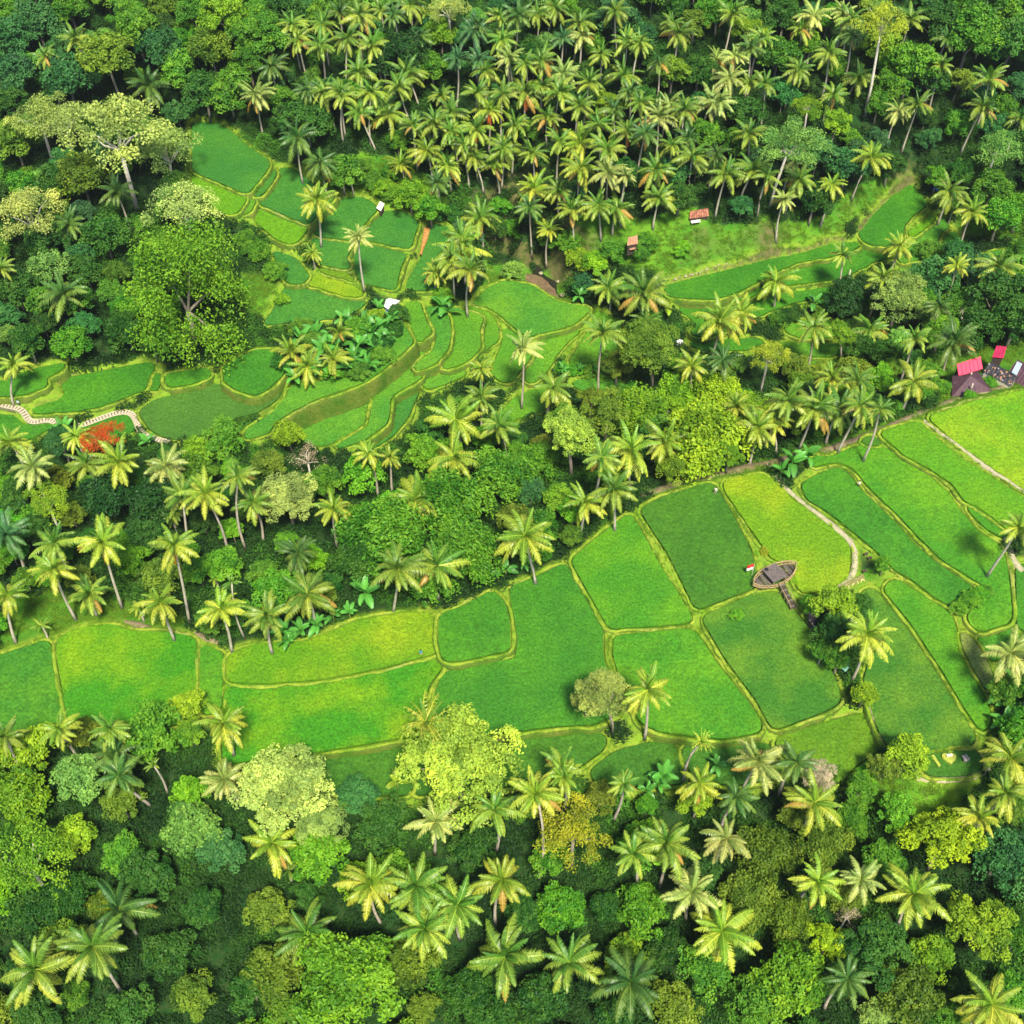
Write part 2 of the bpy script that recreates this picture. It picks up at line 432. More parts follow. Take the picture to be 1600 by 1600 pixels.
CROP = {
 'dark': crop_mat('rice_deep_green', (.045, .205, .014), (.085, .28, .012), .7),
 'darkc': crop_mat('rice_dark_green', (.050, .175, .014), (.085, .235, .014), .6, .12),  # on the strips above the lower forest it also paints tree shadow
 'midc': crop_mat('rice_cool_green', (.05, .215, .016), (.125, .31, .010), .7),
 'mid': crop_mat('rice_green', (.06, .25, .012), (.135, .33, .010), .85),
 'mida': crop_mat('rice_mixed_green', (.05, .19, .016), (.16, .30, .018), .95, .12),
 'lime': crop_mat('rice_lime', (.125, .32, .008), (.07, .26, .01), .7),
 'limep': crop_mat('rice_patchy_lime', (.052, .26, .008), (.20, .36, .006), .95),
 'limey': crop_mat('rice_yellow_lime', (.13, .35, .008), (.27, .40, .012), .9, .12),
 'yel': crop_mat('rice_ripening', (.14, .31, .008), (.28, .38, .010), .95),
 'yelp': crop_mat('rice_ripening_patchy', (.11, .30, .008), (.26, .38, .010), 1.0, .12),
 'yelo': crop_mat('rice_olive', (.10, .25, .010), (.17, .30, .01), .8, .3),
 'vall': crop_mat('rice_valley_green', (.045, .205, .026), (.085, .26, .022), .7, .06),
 'vmid': crop_mat('rice_valley_bright', (.07, .26, .022), (.14, .33, .018), .8, .06),
 'vlim': crop_mat('rice_valley_lime', (.09, .28, .016), (.14, .33, .014), .8),
 'dull': crop_mat('rice_thin_green', (.065, .18, .022), (.08, .21, .022), .8),
 'brown': crop_mat('rice_stubble', (.20, .30, .05), (.24, .29, .06), .8, .12),
}
CROPWORD = {'dark': 'deep green', 'darkc': 'dark green', 'midc': 'cool green', 'mid': 'bright green', 'mida': 'mottled green',
 'lime': 'lime green', 'limep': 'patchy lime green', 'limey': 'yellowish lime', 'yel': 'yellow ripening', 'yelp': 'patchy yellow', 'yelo': 'olive yellow',
 'vall': 'cool green', 'vmid': 'fresh green', 'vlim': 'light green', 'dull': 'thin dull green', 'brown': 'bare brownish'}

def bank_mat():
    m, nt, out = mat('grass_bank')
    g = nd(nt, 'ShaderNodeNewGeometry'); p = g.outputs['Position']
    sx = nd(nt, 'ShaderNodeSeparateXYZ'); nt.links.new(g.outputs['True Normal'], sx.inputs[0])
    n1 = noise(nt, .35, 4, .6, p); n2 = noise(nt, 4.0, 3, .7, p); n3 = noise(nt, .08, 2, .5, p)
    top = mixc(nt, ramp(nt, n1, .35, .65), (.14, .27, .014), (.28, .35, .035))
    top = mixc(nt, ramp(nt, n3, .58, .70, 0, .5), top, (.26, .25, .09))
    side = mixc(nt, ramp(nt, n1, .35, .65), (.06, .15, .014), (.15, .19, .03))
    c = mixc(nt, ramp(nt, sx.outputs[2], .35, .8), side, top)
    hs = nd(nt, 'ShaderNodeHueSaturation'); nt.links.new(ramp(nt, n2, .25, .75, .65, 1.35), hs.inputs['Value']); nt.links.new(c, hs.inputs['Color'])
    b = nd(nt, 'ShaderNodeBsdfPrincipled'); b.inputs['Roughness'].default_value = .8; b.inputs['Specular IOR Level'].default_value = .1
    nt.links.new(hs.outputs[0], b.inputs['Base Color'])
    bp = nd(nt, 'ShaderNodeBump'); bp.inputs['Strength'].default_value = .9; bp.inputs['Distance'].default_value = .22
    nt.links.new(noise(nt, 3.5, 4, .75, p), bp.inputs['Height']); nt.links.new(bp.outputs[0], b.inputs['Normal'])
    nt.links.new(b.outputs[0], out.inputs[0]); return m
M_BANK = bank_mat()

def ground_mat():
    m, nt, out = mat('ground')
    p = wpos(nt)
    at = nd(nt, 'ShaderNodeAttribute'); at.attribute_name = 'wild'
    g = nd(nt, 'ShaderNodeNewGeometry')
    sx = nd(nt, 'ShaderNodeSeparateXYZ'); nt.links.new(g.outputs['Normal'], sx.inputs[0])
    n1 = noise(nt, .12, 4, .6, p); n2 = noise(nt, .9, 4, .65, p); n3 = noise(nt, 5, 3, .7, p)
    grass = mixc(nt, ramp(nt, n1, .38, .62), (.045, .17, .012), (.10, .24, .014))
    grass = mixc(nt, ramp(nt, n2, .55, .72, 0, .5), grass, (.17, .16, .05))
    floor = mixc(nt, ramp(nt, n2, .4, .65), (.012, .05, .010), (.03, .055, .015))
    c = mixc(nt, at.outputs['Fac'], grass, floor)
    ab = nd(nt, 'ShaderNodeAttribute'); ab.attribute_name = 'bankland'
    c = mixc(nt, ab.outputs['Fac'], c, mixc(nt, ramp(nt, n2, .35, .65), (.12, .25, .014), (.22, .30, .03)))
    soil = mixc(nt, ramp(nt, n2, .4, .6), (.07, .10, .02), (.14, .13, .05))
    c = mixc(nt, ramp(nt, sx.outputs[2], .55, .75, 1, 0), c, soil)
    hs = nd(nt, 'ShaderNodeHueSaturation'); nt.links.new(ramp(nt, n3, .25, .75, .6, 1.4), hs.inputs['Value']); nt.links.new(c, hs.inputs['Color'])
    b = nd(nt, 'ShaderNodeBsdfPrincipled'); b.inputs['Roughness'].default_value = .9; b.inputs['Specular IOR Level'].default_value = .1
    nt.links.new(hs.outputs[0], b.inputs['Base Color'])
    bp = nd(nt, 'ShaderNodeBump'); bp.inputs['Strength'].default_value = .8; bp.inputs['Distance'].default_value = .2
    nt.links.new(noise(nt, 4, 4, .7, p), bp.inputs['Height']); nt.links.new(bp.outputs[0], b.inputs['Normal'])
    nt.links.new(b.outputs[0], out.inputs[0]); return m
M_GROUND = ground_mat()
M_SOIL = simple('soil', (.20, .16, .09), .95, .3, 1.5, .4)
M_PALEPATH = simple('pale_path', (.34, .31, .19), .95, .25, 1.5, .4)
M_CONC = simple('pale_concrete', (.62, .55, .43), .9, .2, 2)
M_DARKSLOT = simple('dark_recess', (.13, .13, .07), .95, .3, 3)  # darker tone of the strip seen between the slabs

# ------------------------------------------------------------------ open ground (no forest on it), in picture points
OPEN = ["560 235 640 250 690 300 700 340 640 335 560 300 530 260", "880 360 940 330 1000 345 1075 320 1110 345 1200 340 1300 330 1330 290 1390 260 1420 280 1360 330 1300 375 1150 415 1040 440 960 420 900 410",
 "375 425 425 430 440 455 420 500 395 500 380 470", "0 925 150 930 280 960 290 985 180 975 100 985 0 1020", "1310 1215 1400 1210 1530 1215 1500 1270 1430 1280 1330 1260",
 "1330 900 1400 870 1400 905 1350 935", "750 400 880 395 900 480 870 490 800 440 750 450", "1460 560 1640 530 1640 630 1460 640",
 "285 0 330 5 300 60 260 45", "1490 300 1600 300 1600 380 1500 370", "1010 765 1240 705 1420 650 1620 590 1620 615 1440 660 1260 720 1020 785"]
OPENW = []
for s in OPEN:
    n = [float(t) for t in s.split()]
    OPENW.append(np.array([on_ground(n[i], n[i + 1])[:2] for i in range(0, len(n), 2)]))

# ------------------------------------------------------------------ terrain sheet
def axis(lo, hi, step):
    a = list(np.arange(lo, hi + step, step)); d = step
    left = []; x = a[0]
    while x > lo - 1500: d *= 1.22; x -= d; left.append(x)
    d = step; right = []; x = a[-1]
    while x < hi + 1800: d *= 1.22; x += d; right.append(x)
    return np.array(left[::-1] + a + right)
gx = axis(-135, 135, .75); gy = axis(38, 305, .75)
GX, GY = np.meshgrid(gx, gy)
gxy = np.stack([GX.ravel(), GY.ravel()], 1)
gz = base_h(np.clip(gxy, [-150, 20], [150, 330]))
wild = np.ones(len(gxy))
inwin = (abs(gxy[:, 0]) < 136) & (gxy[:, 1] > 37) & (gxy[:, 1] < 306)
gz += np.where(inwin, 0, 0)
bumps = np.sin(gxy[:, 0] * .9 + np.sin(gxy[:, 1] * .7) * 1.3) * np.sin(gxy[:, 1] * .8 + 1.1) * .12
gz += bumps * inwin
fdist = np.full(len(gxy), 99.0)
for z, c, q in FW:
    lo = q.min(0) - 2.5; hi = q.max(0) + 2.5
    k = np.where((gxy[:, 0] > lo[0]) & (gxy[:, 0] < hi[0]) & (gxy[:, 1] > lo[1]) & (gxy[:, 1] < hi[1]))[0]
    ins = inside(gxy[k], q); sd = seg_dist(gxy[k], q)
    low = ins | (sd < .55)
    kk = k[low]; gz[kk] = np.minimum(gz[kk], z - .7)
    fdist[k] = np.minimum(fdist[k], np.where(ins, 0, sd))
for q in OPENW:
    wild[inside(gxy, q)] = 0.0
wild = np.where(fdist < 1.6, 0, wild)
bankm = np.clip((2.6 - fdist) / 1.2, 0, 1)
gz += np.where((fdist > .55) & (fdist < 1.7), .2, 0)
nx, ny = len(gx), len(gy)
idx = np.arange(nx * ny).reshape(ny, nx)
Q = np.stack([idx[:-1, :-1].ravel(), idx[:-1, 1:].ravel(), idx[1:, 1:].ravel(), idx[1:, :-1].ravel()], 1)
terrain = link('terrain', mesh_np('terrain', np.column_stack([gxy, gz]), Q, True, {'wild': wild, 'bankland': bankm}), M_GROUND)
tag(terrain, 'green valley ground sloping between terraces and forest', None, None, 'structure')

# ------------------------------------------------------------------ label maker: which one, seen from a findable neighbour
LM = [(1210, 900, 'the boat-shaped platform'), (1515, 572, 'the pink roof'), (612, 480, 'the white-roofed hut'), (1090, 335, 'the rusty red hut'),
 (988, 378, 'the brown hut'), (160, 682, 'the orange-flowering tree'), (215, 655, 'the slab path corner'), (850, 440, 'the brown river bend'), (940, 1090, 'the feathery tan tree'),
 (285, 450, 'the giant weeping tree'), (594, 322, 'the tiny white shelter'), (1278, 1215, 'the pinkish dry tree'), (1470, 1320, 'the bright lime tree'),
 (720, 1195, 'the pale lime dome tree'), (450, 1235, 'the pale yellow dome tree'), (1490, 1190, 'the garden plot'), (540, 1530, 'the fresh lime feathered tree'),
 (1010, 545, 'the olive terrace tree'), (1240, 225, 'the tall mint tree'), (180, 205, 'the broad pale spreading tree'), (885, 680, 'the pale lime lobed tree'),
 (565, 745, 'the round green tree'), (480, 715, 'the pink leafless tree'), (557, 622, 'the white scarecrow'), (1375, 35, 'the yellow-lime open tree'), (290, 20, 'the bare slope patch'),
 (1340, 762, 'the farmer in white'), (658, 1023, 'the person in teal'), (1335, 918, 'the letter sign'), (895, 1300, 'the orange-yellow tree'), (1562, 1340, 'the dark teal tree'),
 (1405, 468, 'the pale fluffy tree'), (1515, 940, 'the leafy mound on the bank'), (950, 165, 'the lime vine-covered tree'), (885, 65, 'the pointed bluish tree'), (1168, 48, 'the lime umbrella tree'), (700, 15, 'the whitish flowering tree'), (442, 20, 'the dark top-edge tree'), (625, 258, 'the lowest dry palm'), (1318, 468, 'the dark rounded tree'), (600, 835, 'the big bamboo clump'), (1285, 1315, 'the olive bamboo thicket')]
_rank = {}
def where(kind, u, v, skip=None):
    best = None
    for i, (a, b, n) in enumerate(LM):
        if skip and n == skip: continue
        d = math.hypot(u - a, v - b)
        if best is None or d < best[0]: best = (d, i)
    d, i = best; a, b, n = LM[i]
    dx, dy = u - a, v - b
    if abs(dx) > abs(dy): s = 'right of' if dx > 0 else 'left of'
    else: s = 'below' if dy > 0 else 'above'
    return (kind, s, n), d
PENDING = []
def auto_label(o, kind, desc, u, v, skip=None):
    key, d = where(kind, u, v, skip); PENDING.append((o, key, d, desc))
def ordn(i):
    if i < 30: return ORD[i]
    t, u = divmod(i + 1, 10); T = {3: ('thirtieth', 'thirty'), 4: ('fortieth', 'forty'), 5: ('fiftieth', 'fifty'), 6: ('sixtieth', 'sixty'), 7: ('seventieth', 'seventy')}[t]
    return T[0] if u == 0 else T[1] + '-' + ('first', 'second', 'third', 'fourth', 'fifth', 'sixth', 'seventh', 'eighth', 'ninth')[u - 1]
ORD = ['nearest', 'second', 'third', 'fourth', 'fifth', 'sixth', 'seventh', 'eighth', 'ninth', 'tenth', 'eleventh', 'twelfth', 'thirteenth', 'fourteenth', 'fifteenth',
 'sixteenth', 'seventeenth', 'eighteenth', 'nineteenth', 'twentieth', 'twenty-first', 'twenty-second', 'twenty-third', 'twenty-fourth', 'twenty-fifth', 'twenty-sixth', 'twenty-seventh', 'twenty-eighth', 'twenty-ninth', 'thirtieth']
def finish_labels():
    g = {}
    for o, key, d, desc in PENDING: g.setdefault(key, []).append((d, o, desc))
    for (kind, s, n), L in g.items():
        L.sort(key=lambda t: t[0])
        for i, (d, o, desc) in enumerate(L):
            o['label'] = f"{desc}, {ordn(i)} {kind} {s} {n}"

# ------------------------------------------------------------------ rice fields with their banks
def resample(q, step):
    L = np.linalg.norm(np.roll(q, -1, 0) - q, axis=1); c = np.concatenate([[0], np.cumsum(L)])
    n = max(8, int(c[-1] / step)); t = np.linspace(0, c[-1], n, endpoint=False)
    qq = np.vstack([q, q[:1]])
    return np.column_stack([np.interp(t, c, qq[:, 0]), np.interp(t, c, qq[:, 1])])

def outward(q):
    d = np.roll(q, -1, 0) - np.roll(q, 1, 0); d /= np.linalg.norm(d, axis=1)[:, None] + 1e-9
    return np.column_stack([d[:, 1], -d[:, 0]])

TUFTS = []
for i, (z, cls, q) in enumerate(FW):
    b = resample(q, .6); n = outward(b); k = len(b); b = b + n * (.42 if q[:, 1].mean() < 150 else .5)
    far = q[:, 1].mean() > 150
    # crop surface
    bi = b - n * .06
    lo, hi = bi.min(0), bi.max(0); st = .42
    X, Y = np.meshgrid(np.arange(lo[0], hi[0], st), np.arange(lo[1], hi[1], st))
    P = np.column_stack([X.ravel(), Y.ravel()]) + rng.uniform(-.15, .15, (X.size, 2))
    if len(P):
        m = inside(P, bi); P = P[m]
        if len(P): P = P[seg_dist(P, bi) > .3]
    allp = [Vector(p) for p in bi] + [Vector(p) for p in P]
    vs, _, fs, *_ = delaunay_2d_cdt(allp, [(j, (j + 1) % k) for j in range(k)], [], 0, 1e-4, False)
    _va = np.array([(v.x, v.y) for v in vs]); _fc = np.array([_va[list(f)].mean(0) for f in fs]); _in = inside(_fc, bi)
    fs = [f for f, g in zip(fs, _in) if g]
    zz = z + .3 + rng.uniform(-.05, .05, len(vs))
    V = [(v.x, v.y, zz[j]) for j, v in enumerate(vs)]
    nv = len(V)
    V += [(p[0], p[1], z - .5) for p in bi]
    fs = [tuple(f) for f in fs] + [(j, (j + 1) % k, nv + (j + 1) % k, nv + j)[::-1] for j in range(k)] if nv >= k else fs
    me = bpy.data.meshes.new('rice_field'); me.from_pydata(V, [], fs); me.update()
    o = link('rice_field', me, CROP[cls]); o['kind'] = 'structure'
    cu, cv = to_px((*q.mean(0), z))
    auto_label(o, 'field', CROPWORD[cls] + ' rice field', cu, cv)
    # bank: a ridge all round, its outer face falling to the terrace below
    w = .62
    jit = np.convolve(np.concatenate([rng.normal(0, .17, k)] * 3), np.ones(3) / 3, 'same')[k:2 * k]
    hj = np.convolve(np.concatenate([rng.normal(0, .13, k)] * 3), np.ones(3) / 3, 'same')[k:2 * k]
    prof = [(.10, -.5), (.13, .10), (.24, .22), (w * .9, .23), (w + .05, .14), (w + .22, -.5), (w + .4, -2.2), (w + 1.0, -6.0)]
    R = []
    for t, (off, dz) in enumerate(prof):
        j = jit * (1 if t >= 3 else .25); hh = hj if 1 <= t <= 4 else 0
        p = b + n * (off + j)[:, None]
        R.append(np.column_stack([p, np.full(k, z) + dz + hh]))
    V = np.vstack(R); ii = np.arange(k); jj = (ii + 1) % k
    Q = np.vstack([np.column_stack([t * k + ii, (t + 1) * k + ii, (t + 1) * k + jj, t * k + jj]) for t in range(len(prof) - 1)])
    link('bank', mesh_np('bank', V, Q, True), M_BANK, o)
    for off in (.15, .4, .65):
        g = rng.random(k) < .55; TUFTS.append(np.column_stack([b[g] + n[g] * off + rng.normal(0, .12, (g.sum(), 2)), np.full(g.sum(), z + .16)]))
    for off, dz in ((w + .3, -.7), (w + .42, -1.4), (w + .55, -2.2), (w + .68, -3.0)):
        g = rng.random(k) < .4; TUFTS.append(np.column_stack([b[g] + n[g] * off + rng.normal(0, .05, (g.sum(), 2)), z + dz + rng.uniform(-.3, .3, g.sum())]))

# ------------------------------------------------------------------ vegetation builders
def rand_dir(n, up=-1.0):
    v = rng.normal(size=(n * 4, 3)); v /= np.linalg.norm(v, axis=1)[:, None]
    v = v[v[:, 2] > up]
    return v[:n]

def leaf_cards(name, C, N, size, tint, aspect=.6, fold=.12):
    n = len(C)
    r = rng.normal(size=(n, 3)); a = np.cross(N, r); a /= np.linalg.norm(a, axis=1)[:, None] + 1e-9
    b = np.cross(N, a)
    L = (size * rng.uniform(.7, 1.3, n))[:, None]; W = L * aspect
    V = np.stack([C - a * L * .5, C - b * W * .5 + N * L * fold, C + a * L * .5, C + b * W * .5 + N * L * fold], 1).reshape(-1, 3)
    Q = np.arange(4 * n).reshape(n, 4)
    return mesh_np(name, V, Q, False, {'tint': np.repeat(np.clip(tint, 0, 1), 4)})

def crown(name, nsub, subr, lobes, lober, leaves, leaf, flat=.8, spread=.3, lowcut=-.25, subflat=1.0, droop=.0, jitter=.55, irr=.3):
    """sub-crowns, lobes on them, leaves on the lobes; unit diameter, centred"""
    S = []
    d = rand_dir(400, lowcut)
    for c in d:                                    # spread the sub-crowns apart
        if len(S) >= nsub: break
        if all(np.dot(c, s) < math.cos(1.9 / math.sqrt(nsub)) for s in S): S.append(c)
    while len(S) < nsub: S.append(d[rng.integers(len(d))])
    S = np.array(S) * rng.uniform(1 - 1.2 * irr, 1 + .55 * irr, (len(S), 1)) * spread
    S[:, 2] *= flat
    S = np.vstack([S, [[0, 0, .1 * flat], [.10 * spread / .35, .04, spread * flat * .85], [-.09, -.12 * spread / .35, spread * flat * .7]]])
    C, N, T = [], [], []
    for s in S:
        sr = subr * rng.uniform(1 - irr, 1 + irr); st = rng.normal(0, .17)
        ld = rand_dir(lobes, -.35)
        for l in ld:
            lc = s + l * sr * np.array([1, 1, subflat]) * rng.uniform(.8, 1.1)
            lr = lober * rng.uniform(.65, 1.3); lt = st + rng.normal(0, .14)
            n = max(4, int(leaves * rng.uniform(.7, 1.3)))
            e = rand_dir(n, -.5)
            r = lr * rng.uniform(.55, 1.08, n) ** .6
            c = lc + e * r[:, None] * np.array([1, 1, .8])
            if droop: c[:, 2] -= droop * rng.uniform(0, 1, n) ** 2 * (.4 + np.linalg.norm(c[:, :2], axis=1))
            nn = e * .8 + np.array([0, 0, .45]) + rng.normal(0, jitter, (n, 3))
            nn /= np.linalg.norm(nn, axis=1)[:, None]
            C.append(c); N.append(nn); T.append(np.clip(.5 + lt + rng.normal(0, .13, n), 0, 1))
    C = np.vstack(C); N = np.vstack(N); T = np.concatenate(T)
    me = leaf_cards(name, C, N, np.full(len(C), leaf), T)
    me.materials.append(M_LEAF)
    return me, S

PROTO = {
 'R': [crown('crown', 7, .19, 14, .085, 42, .052) for _ in range(4)] + [crown('crown', 9, .15, 12, .085, 40, .05, .95, .34) for _ in range(2)],
 'S': [crown('crown', 17, .13, 12, .07, 22, .032, .55, .43, -.35, .5, .06, .6, .4) for _ in range(3)],
 'L': [crown('crown', 12, .12, 13, .065, 42, .036, .85, .36, -.3, .95, 0, .35) for _ in range(3)],
 'D': [crown('crown', 22, .12, 15, .06, 40, .028, .72, .37, -.1, .8, 0, .35) for _ in range(2)],
 'B': [crown('crown', 12, .15, 16, .075, 34, .045, .75, .34, -.3, .9, .25, .7) for _ in range(3)],
 'W': [crown('crown', 17, .125, 20, .062, 44, .024, 1.05, .42, -.8, 1.2, .2, .6, .4)],
 'P': [crown('crown', 12, .14, 16, .075, 44, .04, .8, .34, -.2, .8, .06, .45) for _ in range(2)],
 'N': [crown('crown', 7, .16, 10, .07, 10, .03, .8, .33, -.2, .9, 0, .8) for _ in range(2)],
}
HC = {'R': (.40, 1.8), 'S': (.25, 8.5), 'L': (.40, 3.0), 'D': (.36, 3.5), 'B': (.32, 2.0), 'W': (.50, .6), 'P': (.4, 4.0), 'N': (.4, 3.5)}

def trunk_mesh(hc, off, D, subs, flat, r, limbs=5, bark=None):
    mb = MB()
    top = Vector((off[0], off[1], hc))
    fork = top * .62; fork.z = hc - .22 * D * flat if hc - .22 * D * flat > .4 * hc else hc * .55
    fork.x = off[0] * .6; fork.y = off[1] * .6
    pts = [(0, 0, -.4), (fork.x * .25 + rng.normal(0, .05), fork.y * .25, fork.z * .4), tuple(fork)]
    mb.tube(pts, [r * 1.25, r, r * .75], 7)
    for s in subs[:limbs]:
        e = top + Vector(s * D) * .85
        md = fork.lerp(e, .5) + Vector((rng.normal(0, .04) * D, rng.normal(0, .04) * D, .05 * D))
        mb.tube([tuple(fork - Vector((0, 0, .1))), tuple(md), tuple(e)], [r * .6, r * .4, r * .15], 5, cap=False)
    return mb.mesh('trunk', bark or M_BARK, True)

C_ = {'lime': (.21, .37, .014), 'bright': (.29, .47, .010), 'pale': (.36, .45, .10), 'plime': (.33, .49, .05), 'mid': (.08, .24, .014), 'fresh': (.10, .31, .014), 'deep': (.033, .125, .013),
 'teal': (.04, .16, .038), 'olive': (.125, .22, .016), 'yellow': (.30, .38, .025), 'mint': (.16, .36, .06), 'tan': (.32, .43, .09), 'gold': (.28, .33, .014),
 'pink': (.42, .36, .24), 'flame': (.56, .13, .012), 'dark': (.018, .08, .012), 'palem': (.25, .40, .075), 'mlime': (.145, .33, .013)}
CW = {'lime': 'lime green', 'bright': 'brilliant lime', 'pale': 'pale silvery green', 'plime': 'pale lime', 'mid': 'mid green', 'fresh': 'fresh green', 'deep': 'deep green', 'teal': 'bluish green',
 'olive': 'olive green', 'yellow': 'yellow green', 'mint': 'mint green', 'tan': 'tan yellow', 'gold': 'golden', 'pink': 'pinkish dry', 'flame': 'orange flowering', 'dark': 'very dark green', 'palem': 'pale green', 'mlime': 'leafy lime'}
KW = {'R': ('broadleaf_tree', 'bushy tree', 'tree'), 'S': ('spreading_tree', 'spreading tree', 'tree'), 'L': ('lobed_tree', 'lobed tree', 'tree'), 'D': ('dome_tree', 'domed tree', 'tree'),
 'B': ('bamboo_clump', 'bamboo clump', 'bamboo'), 'W': ('weeping_tree', 'weeping tree', 'tree'), 'P': ('feathered_tree', 'feathered tree', 'tree'), 'N': ('dry_tree', 'thin dry tree', 'tree')}
TREES_AT = []
NTREE = {}
def tree(u, v, size, kind, col, base=None, label=None, skip=None, hc=None, low=False):
    a, k = HC[kind]
    if v < 560 and kind in 'RL' and not base: size *= 1.28
    p = on_ground(u, v, 6.0); D = size * depth_of(p) / FPX
    h = hc if hc is not None else a * D + k
    if low: h = .33 * D + .8
    if base:
        B = on_ground(*base)
        d = ray(u, v); t = ((B[0] - CAMP[0]) * d[0] + (B[1] - CAMP[1]) * d[1]) / (d[0] ** 2 + d[1] ** 2)
        c = CAMP + d * t; hh = min(max(c[2] - B[2], .5 * h), 2.2 * h + 4)
        c = CAMP + d * ((B[2] + hh - CAM_Z) / d[2]); h = hh
        off = (c[0] - B[0], c[1] - B[1])
        m = math.hypot(*off)
        if m > .5 * h: off = (off[0] * .5 * h / m, off[1] * .5 * h / m)
    else:
        c = on_ground(u, v, h); off = (rng.normal(0, .03) * h, rng.normal(0, .03) * h)
        gx_, gy_ = c[0] - off[0], c[1] - off[1]
        B = np.array([gx_, gy_, ground(gx_, gy_)]); h = c[2] - B[2]
    D = size * depth_of(c) / FPX
    name, word, cat = KW[kind]
    ps = PROTO[kind]; i = rng.integers(len(ps)); me, S = ps[i]
    root = empty(name, tuple(B))
    rz = rng.uniform(0, 6.28); cr, sr = math.cos(rz), math.sin(rz)
    S2 = np.column_stack([S[:, 0] * cr - S[:, 1] * sr, S[:, 0] * sr + S[:, 1] * cr, S[:, 2]])
    tm = link('trunk', trunk_mesh(h, off, D, S2, 1, .022 * D + .06, 9 if kind in 'SN' else 4, M_PALEBARK if kind in 'SN' and col != 'gold' else None), None, root)
    o = link('crown', me, None, root, (off[0], off[1], h))
    o.rotation_euler = (0, 0, rz); sz = D * rng.uniform(.95, 1.08); o.scale = (sz, sz * rng.uniform(.92, 1.08), sz)
    jit = rng.normal(1, .10) * np.array([rng.normal(1, .05), 1, rng.normal(1, .08)]); c0 = C_[col]
    o.color = (*[min(1, max(0, x * j)) for x, j in zip(c0, jit)], 1)
    root['category'] = cat
    root['group'] = cat + 's among the terraces and forest'
    if label: root['label'] = label
    else: auto_label(root, word, CW[col] + ' ' + word, u, v, skip)
    TREES_AT.append((c[0], c[1], D / 2))
    return root

# --- palm fronds
def frond_mesh(e0, e1, width, nl=26, ragged=.0, twist=0.0):
    V = []; Fc = []; T = []
    ns = nl + 2
    s = np.linspace(0, 1, ns); ang = e0 + (e1 - e0) * s ** 1.15
    step = 1.0 / (ns - 1)
    px = np.concatenate([[0], np.cumsum(np.cos(ang[:-1]) * step)]); pz = np.concatenate([[0], np.cumsum(np.sin(ang[:-1]) * step)])
    # midrib
    for i in range(ns):
        w = .016 * (1 - .75 * s[i])
        V += [(px[i], -w, pz[i] + .006), (px[i], w, pz[i] + .006)]; T += [1.0, 1.0]
        if i: n = len(V); Fc.append((n - 4, n - 2, n - 1, n - 3))
    for i in range(2, ns):
        l = width * (math.sin(math.pi * min(1, (.10 + .9 * s[i]) ** .75)) ** .55 + .12) * (1 - .25 * s[i])
        tx, tz = math.cos(ang[i]), math.sin(ang[i])
        nxx, nz = -tz, tx
        for sd in (-1, 1):
            if ragged and rng.random() < ragged: continue
            ll = l * rng.uniform(.82, 1.15); dr = rng.uniform(.25, .6)
            fw = .42 + rng.uniform(-.1, .15)
            dx = tx * fw - nxx * dr; dz = tz * fw - nz * dr; dy = sd * rng.uniform(.8, 1.0)
            hw = .0165
            b0 = (px[i] - tx * hw, 0, pz[i] - tz * hw); b1 = (px[i] + tx * hw, 0, pz[i] + tz * hw)
            m0 = (px[i] + dx * ll * .55 - tx * hw, dy * ll * .6, pz[i] + dz * ll * .45 - tz * hw)
            m1 = (px[i] + dx * ll * .55 + tx * hw, dy * ll * .6, pz[i] + dz * ll * .45 + tz * hw)
            tp = (px[i] + dx * ll, dy * ll, pz[i] + dz * ll - .25 * ll)
            n = len(V); V += [b0, b1, m1, m0, tp]
            t = float(np.clip(.45 + rng.normal(0, .14), 0, 1)); T += [t] * 5
            Fc.append((n, n + 1, n + 2, n + 3)); Fc.append((n + 3, n + 2, n + 4))
    me = bpy.data.meshes.new('frond'); me.from_pydata(V, [], Fc)
    a = me.attributes.new('tint', 'FLOAT', 'POINT'); a.data.foreach_set('value', np.array(T, np.float32))
    me.materials.append(M_FROND); me.update(); return me
rd = math.radians
FR = [[frond_mesh(rd(a + rng.uniform(-5, 5)), rd(b + rng.uniform(-8, 8)), w) for _ in range(3)] for a, b, w in
      ((80, 42, .13), (60, -5, .165), (40, -42, .18), (18, -62, .185), (-10, -80, .18))]
FR_DEAD = [frond_mesh(rd(-58), rd(-88), .13, 16, .2) for _ in range(2)]
FR_RAG = [frond_mesh(rd(45), rd(-30), .14, 16, .5) for _ in range(3)]
def nut_mesh():
    mb = MB()
    for j in range(9):
        a = j * 2.4; r = .24 + .12 * (j % 3) / 2; c = Vector((math.cos(a) * r, math.sin(a) * r, -.28 - .16 * (j % 3)))
        vs = []; fs = []
        for ring, (zz, rr) in enumerate(((.17, .05), (.08, .13), (-.06, .14), (-.16, .05))):
            for q in range(6): vs.append(c + Vector((math.cos(q * 1.047) * rr, math.sin(q * 1.047) * rr, zz)))
        for ring in range(3):
            for q in range(6): fs.append((ring * 6 + (q + 1) % 6, ring * 6 + q, ring * 6 + 6 + q, ring * 6 + 6 + (q + 1) % 6))
        fs += [tuple(range(6)), tuple(range(18, 24))[::-1]]
        mb.add(vs, fs)
    return mb.mesh('coconuts', M_NUT, True)
NUT = nut_mesh()
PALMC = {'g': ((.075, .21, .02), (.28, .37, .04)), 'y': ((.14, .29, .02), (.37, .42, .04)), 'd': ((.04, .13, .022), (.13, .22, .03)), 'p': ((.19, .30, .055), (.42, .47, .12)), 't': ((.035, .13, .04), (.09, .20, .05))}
PW = {'g': 'green', 'y': 'yellowish', 'd': 'dark', 'p': 'pale', 't': 'bluish'}
